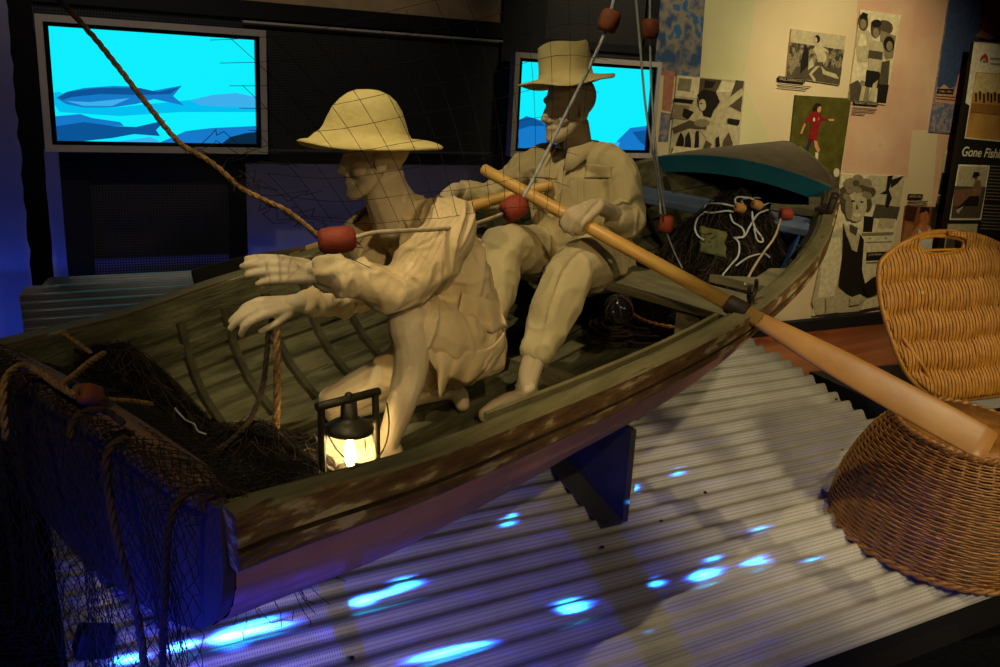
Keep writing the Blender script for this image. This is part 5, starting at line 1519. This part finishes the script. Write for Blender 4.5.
for pts, lab in (
    ([(704, 208), (708, 204), (722, 204), (732, 206), (738, 207)], 'white cord loop at the left end of the bow net heap'),
    ([(704, 212), (712, 213), (726, 211), (734, 212)], 'white cord lying straight left of the cork floats'),
    ([(706, 212), (698, 218), (695, 228), (698, 236), (704, 240)], 'white cord hanging down the left side of the bow net heap'),
    ([(738, 208), (735, 200), (740, 197), (752, 199), (758, 204)], 'white cord arch between the two cork floats'),
    ([(744, 206), (742, 200), (750, 198), (766, 199), (778, 203), (785, 211)], 'white cord arch from the cork floats to the red float'),
    ([(758, 210), (764, 205), (774, 203), (782, 208)], 'white cord bowed below the arch beside the red float'),
    ([(730, 214), (733, 222), (742, 228), (744, 236), (736, 238)], 'white cord hook in the middle of the bow net heap'),
    ([(752, 212), (754, 226), (762, 238), (762, 242), (757, 240), (754, 228)], 'white cord teardrop loop below the right cork float'),
    ([(734, 237), (739, 244), (738, 256), (730, 266), (722, 276), (716, 284)], 'white cord running down from the bow heap to the middle thwart'),
    ([(768, 210), (758, 214), (750, 226), (746, 234), (742, 238)], 'grey cord crossing the middle of the bow net heap'),
    ([(770, 258), (764, 254), (752, 256), (744, 260), (736, 266)], 'grey cord arch in the lower part of the bow heap'),
):
    mb = MB(); mb.tube(cr([bp_(*p) for p in pts], 6), .0042, 6)
    mb.build('cord', m_wcord, label=lab, cat='cord', group='cords on the bow net heap')
for px, py, lab in ((740, 208, 'left of the two small cork floats on the bow net heap'), (757, 205, 'right of the two small cork floats on the bow net heap')):
    flt(bp_(px, py, .05), V((.8, .3, -.2)), .045, .020, m_cork, lab)
fr_ = P(786, 214, 3.86); flt(fr_, V((.85, .1, -.1)), .055, .026, m_float, 'red float in the bow where the pale mooring line begins')
rope('mooring_line', [fr_ - V((.02, 0, .02)), bp_(775, 236, .05), bp_(764, 252, .05), P(754, 267, 3.35), P(745, 284, 3.1)], .0048, m_cord, 'pale straight line from the bow float down to the rowlock')
m_ylw = mat('yellow_green_cloth', (92, 88, 40), (66, 70, 44), scale=14, rough=.9, bump=.4)
mb = MB(); rows = []
for i in range(14):
    rows.append([bp_(700 + 26 * i / 13 + 3 * noise.noise(V((i * .4, j * .4, 0))), 226 + 26 * j / 9 + 6 * (i / 13), .012 + .01 * noise.noise(V((i * .5, j * .7, 3)))) for j in range(10)])
mb.grid(rows); o = mb.build('cloth', m_ylw, label='crumpled yellow green cloth on the left of the bow net heap', cat='cloth'); solid(o, .006)
# ------------------------------------------------------------------ light
W = bpy.data.worlds.new('world'); SC.world = W; W.use_nodes = True
W.node_tree.nodes['Background'].inputs[0].default_value = (.9, .8, 1, 1)
W.node_tree.nodes['Background'].inputs[1].default_value = .010
def aim_obj(o, loc, aim):
    o.location = loc; o.rotation_euler = (V(aim) - V(loc)).to_track_quat('-Z', 'Y').to_euler()
def spot(name, loc, aim, power, col, angle, blend=.4, size=.06):
    l = bpy.data.lights.new(name, 'SPOT'); l.energy = power; l.color = col
    l.spot_size = math.radians(angle); l.spot_blend = blend; l.shadow_soft_size = size
    o = bpy.data.objects.new(name, l); COL.objects.link(o); aim_obj(o, loc, aim)
    return o
def area(name, loc, aim, power, col, sx, sy, roll=None):
    l = bpy.data.lights.new(name, 'AREA'); l.shape = 'RECTANGLE'; l.size = sx; l.size_y = sy; l.energy = power; l.color = col
    o = bpy.data.objects.new(name, l); COL.objects.link(o)
    z = -(V(aim) - V(loc)).normalized(); x = V(roll or D); x = (x - z * x.dot(z)).normalized(); y = z.cross(x)
    M = Matrix((x, y, z)).transposed().to_4x4(); M.translation = V(loc); o.matrix_world = M
    return o
WARM = (1.0, .83, .50)
spot('figure_spot', (-.9, 1.3, 4.2), (.0, 2.9, 1.0), 275, WARM, 37, .6, .03)
spot('front_spot', (1.5, -.9, 2.7), (.35, 2.5, .5), 52, WARM, 46, .7, .04)
spot('lap_fill', (.7, -.3, 2.9), (.0, 2.85, .95), 150, (1, .76, .42), 23, .8, .04)  # added fill that brightens the crouching figure's lap and leg
spot('hull_fill', (1.1, -.5, 1.55), (-.05, 1.9, .84), 26, WARM, 30, .8, .05)  # low fill added only to lift the near hull side
spot('stern_spot', (-.9, -.3, 3.4), (-.7, 2.2, .8), 75, WARM, 25, .7, .04)
spot('deck_spot', (2.4, 1.7, 3.9), (1.55, 3.4, .4), 165, WARM, 38, .6, .06)
spot('deck_front_spot', (3.0, -.3, 2.1), (1.5, 3.5, .4), 260, WARM, 36, .7, .22)
spot('wall_spot', tn(3.4, 2.6, 3.6), tn(3.9, 4.9, 1.5), 150, (1, .86, .56), 66, .8)
spot('wall_spot', tn(5.0, 2.8, 3.2), tn(5.4, 4.9, 1.2), 180, (1, .84, .52), 74, .8)
spot('floor_fill', tn(3.5, 3.3, 3.9), tn(3.55, 4.0, 0), 70, (1, .8, .5), 44, .8, .1)  # extra fill put in to lighten the dark floor beside the deck
spot('basket_spot', (2.6, 1.6, 3.8), (2.0, 3.2, .5), 80, (1, .74, .42), 28, .7)
spot('screen_wall_fill', tn(.4, 2.4, 3.9), tn(.9, 4.8, 2.0), 70, (1, .84, .70), 52, .7)  # fill added so the screen bezels and partition do not go black
pl_ = bpy.data.lights.new('lantern_bulb', 'POINT'); pl_.energy = 3.0; pl_.color = (1, .72, .36); pl_.shadow_soft_size = .02
o = bpy.data.objects.new('lantern_bulb', pl_); COL.objects.link(o); o.location = LANTERN_P + V((0, 0, .03))
area('blue_uplight', tn(.3, 5.02, .66), tn(.3, 5.03, 1.6), 2.0, (.03, .10, 1.0), 4.2, .06)
area('blue_uplight_side', tn(-.25, 4.6, .2), tn(-.25, 5.1, 1.1), 4, (.03, .10, 1.0), .5, .2)
area('blue_groove_fill', dk(.0, 1.58, .13), dk(1.6, 1.9, .06), 7, (.02, .05, 1.0), .5, .25, N)  # added blue fill running along the sheet grooves, no fixture stands there
area('wall_fill', tn(1.2, 4.97, 2.9), tn(1.2, 5.06, 1.0), 34, (1, .80, .78), 3.0, .05)  # unseen fill added behind the partition to grey the blue wall
spot('bow_fill', (.2, 1.6, 3.9), (1.15, 4.3, 1.2), 90, WARM, 30, .7, .04)  # added fill to bring up the dark foredeck and its beam
# projector throwing blue water ripples on the deck
PJ = V((.05, .95, .80)); PAIM = dk(1.1, 2.05)
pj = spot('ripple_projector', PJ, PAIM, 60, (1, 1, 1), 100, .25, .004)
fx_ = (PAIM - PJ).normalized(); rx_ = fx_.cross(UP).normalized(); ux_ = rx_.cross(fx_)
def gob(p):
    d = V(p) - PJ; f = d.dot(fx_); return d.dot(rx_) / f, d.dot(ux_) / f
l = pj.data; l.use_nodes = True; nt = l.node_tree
em = nt.nodes['Emission']
ge = nt.nodes.new('ShaderNodeNewGeometry')
def dotn(vec):
    n = nt.nodes.new('ShaderNodeVectorMath'); n.operation = 'DOT_PRODUCT'; n.inputs[1].default_value = vec
    nt.links.new(ge.outputs['Incoming'], n.inputs[0]); return n.outputs['Value']
def mth(op, a, b=None, clamp=False):
    n = nt.nodes.new('ShaderNodeMath'); n.operation = op; n.use_clamp = clamp
    for i, x in enumerate((a, b)):
        if x is None: continue
        if isinstance(x, (int, float)): n.inputs[i].default_value = x
        else: nt.links.new(x, n.inputs[i])
    return n.outputs[0]
df = dotn(fx_); gx = mth('DIVIDE', dotn(rx_), df); gy = mth('DIVIDE', dotn(ux_), df)
cb = nt.nodes.new('ShaderNodeCombineXYZ'); nt.links.new(gx, cb.inputs[0]); nt.links.new(gy, cb.inputs[1])
tot = None
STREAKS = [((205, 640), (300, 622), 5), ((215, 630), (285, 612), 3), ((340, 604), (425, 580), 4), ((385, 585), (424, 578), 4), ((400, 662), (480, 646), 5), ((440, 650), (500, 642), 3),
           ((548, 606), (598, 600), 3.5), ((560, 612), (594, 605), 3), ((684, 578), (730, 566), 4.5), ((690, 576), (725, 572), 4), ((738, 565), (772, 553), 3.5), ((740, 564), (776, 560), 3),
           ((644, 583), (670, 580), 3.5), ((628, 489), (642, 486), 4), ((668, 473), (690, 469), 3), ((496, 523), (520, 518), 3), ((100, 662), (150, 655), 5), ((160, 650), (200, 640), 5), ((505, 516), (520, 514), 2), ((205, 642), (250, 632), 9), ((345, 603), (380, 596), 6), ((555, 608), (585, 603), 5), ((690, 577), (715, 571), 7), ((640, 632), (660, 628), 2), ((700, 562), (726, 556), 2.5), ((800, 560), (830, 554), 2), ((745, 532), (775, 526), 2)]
for (a, c, wpx) in STREAKS:
    A_, C_ = gob(deckhit(*a)), gob(deckhit(*c)); m_ = ((a[0] + c[0]) / 2, (a[1] + c[1]) / 2)
    W_ = gob(deckhit(m_[0], m_[1] + wpx)); M_ = gob(deckhit(*m_))
    hl = max(math.hypot(C_[0] - A_[0], C_[1] - A_[1]) / 2, 1e-4); an = math.atan2(C_[1] - A_[1], C_[0] - A_[0]); hw = max(abs(W_[1] - M_[1]), .0012)
    mp = nt.nodes.new('ShaderNodeMapping'); mp.vector_type = 'TEXTURE'
    mp.inputs['Location'].default_value = (M_[0], M_[1], 0); mp.inputs['Rotation'].default_value = (0, 0, an); mp.inputs['Scale'].default_value = (hl * 1.3, hw * 1.7, 1)
    nt.links.new(cb.outputs[0], mp.inputs[0])
    g = nt.nodes.new('ShaderNodeTexGradient'); g.gradient_type = 'QUADRATIC_SPHERE'; nt.links.new(mp.outputs[0], g.inputs[0])
    tot = g.outputs['Fac'] if tot is None else mth('ADD', tot, g.outputs['Fac'])
# faint ripple field
mp = nt.nodes.new('ShaderNodeMapping'); mp.inputs['Scale'].default_value = (9, 42, 1); nt.links.new(cb.outputs[0], mp.inputs[0])
nz = nt.nodes.new('ShaderNodeTexNoise'); nz.inputs['Scale'].default_value = 1; nz.inputs['Detail'].default_value = 2; nt.links.new(mp.outputs[0], nz.inputs['Vector'])
rip = mth('MULTIPLY', mth('SUBTRACT', nz.outputs[0], .55, True), 4.0)
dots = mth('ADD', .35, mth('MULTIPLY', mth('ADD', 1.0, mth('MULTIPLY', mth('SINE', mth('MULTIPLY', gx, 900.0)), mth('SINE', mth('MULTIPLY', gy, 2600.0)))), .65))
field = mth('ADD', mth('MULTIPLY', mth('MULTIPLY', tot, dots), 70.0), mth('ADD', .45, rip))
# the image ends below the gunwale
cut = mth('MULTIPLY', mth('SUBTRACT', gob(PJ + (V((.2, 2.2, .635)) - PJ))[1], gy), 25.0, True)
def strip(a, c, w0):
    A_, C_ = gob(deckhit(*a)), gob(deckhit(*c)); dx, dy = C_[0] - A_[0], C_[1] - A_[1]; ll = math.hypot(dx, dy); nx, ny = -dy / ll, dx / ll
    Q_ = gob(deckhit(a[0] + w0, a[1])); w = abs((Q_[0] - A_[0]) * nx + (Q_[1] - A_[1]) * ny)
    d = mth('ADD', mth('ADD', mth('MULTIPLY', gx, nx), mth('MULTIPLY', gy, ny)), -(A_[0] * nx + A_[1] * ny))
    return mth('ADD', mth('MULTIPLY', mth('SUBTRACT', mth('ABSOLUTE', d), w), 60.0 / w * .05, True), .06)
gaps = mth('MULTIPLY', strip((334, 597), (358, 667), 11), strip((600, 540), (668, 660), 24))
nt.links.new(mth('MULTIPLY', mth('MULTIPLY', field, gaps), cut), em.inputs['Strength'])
cr_ = nt.nodes.new('ShaderNodeValToRGB'); cr_.color_ramp.elements[0].color = (.02, .03, 1, 1); cr_.color_ramp.elements[1].color = (.02, .42, 1, 1); cr_.color_ramp.elements[1].position = .5
nt.links.new(tot, cr_.inputs[0]); nt.links.new(cr_.outputs[0], em.inputs['Color'])
SC.view_settings.view_transform = 'Standard'
SC.view_settings.look = 'None'
SC.view_settings.gamma = 1
SC.view_settings.use_curve_mapping = False
SC.view_settings.exposure = 0.0
SC.cycles.use_denoising = True
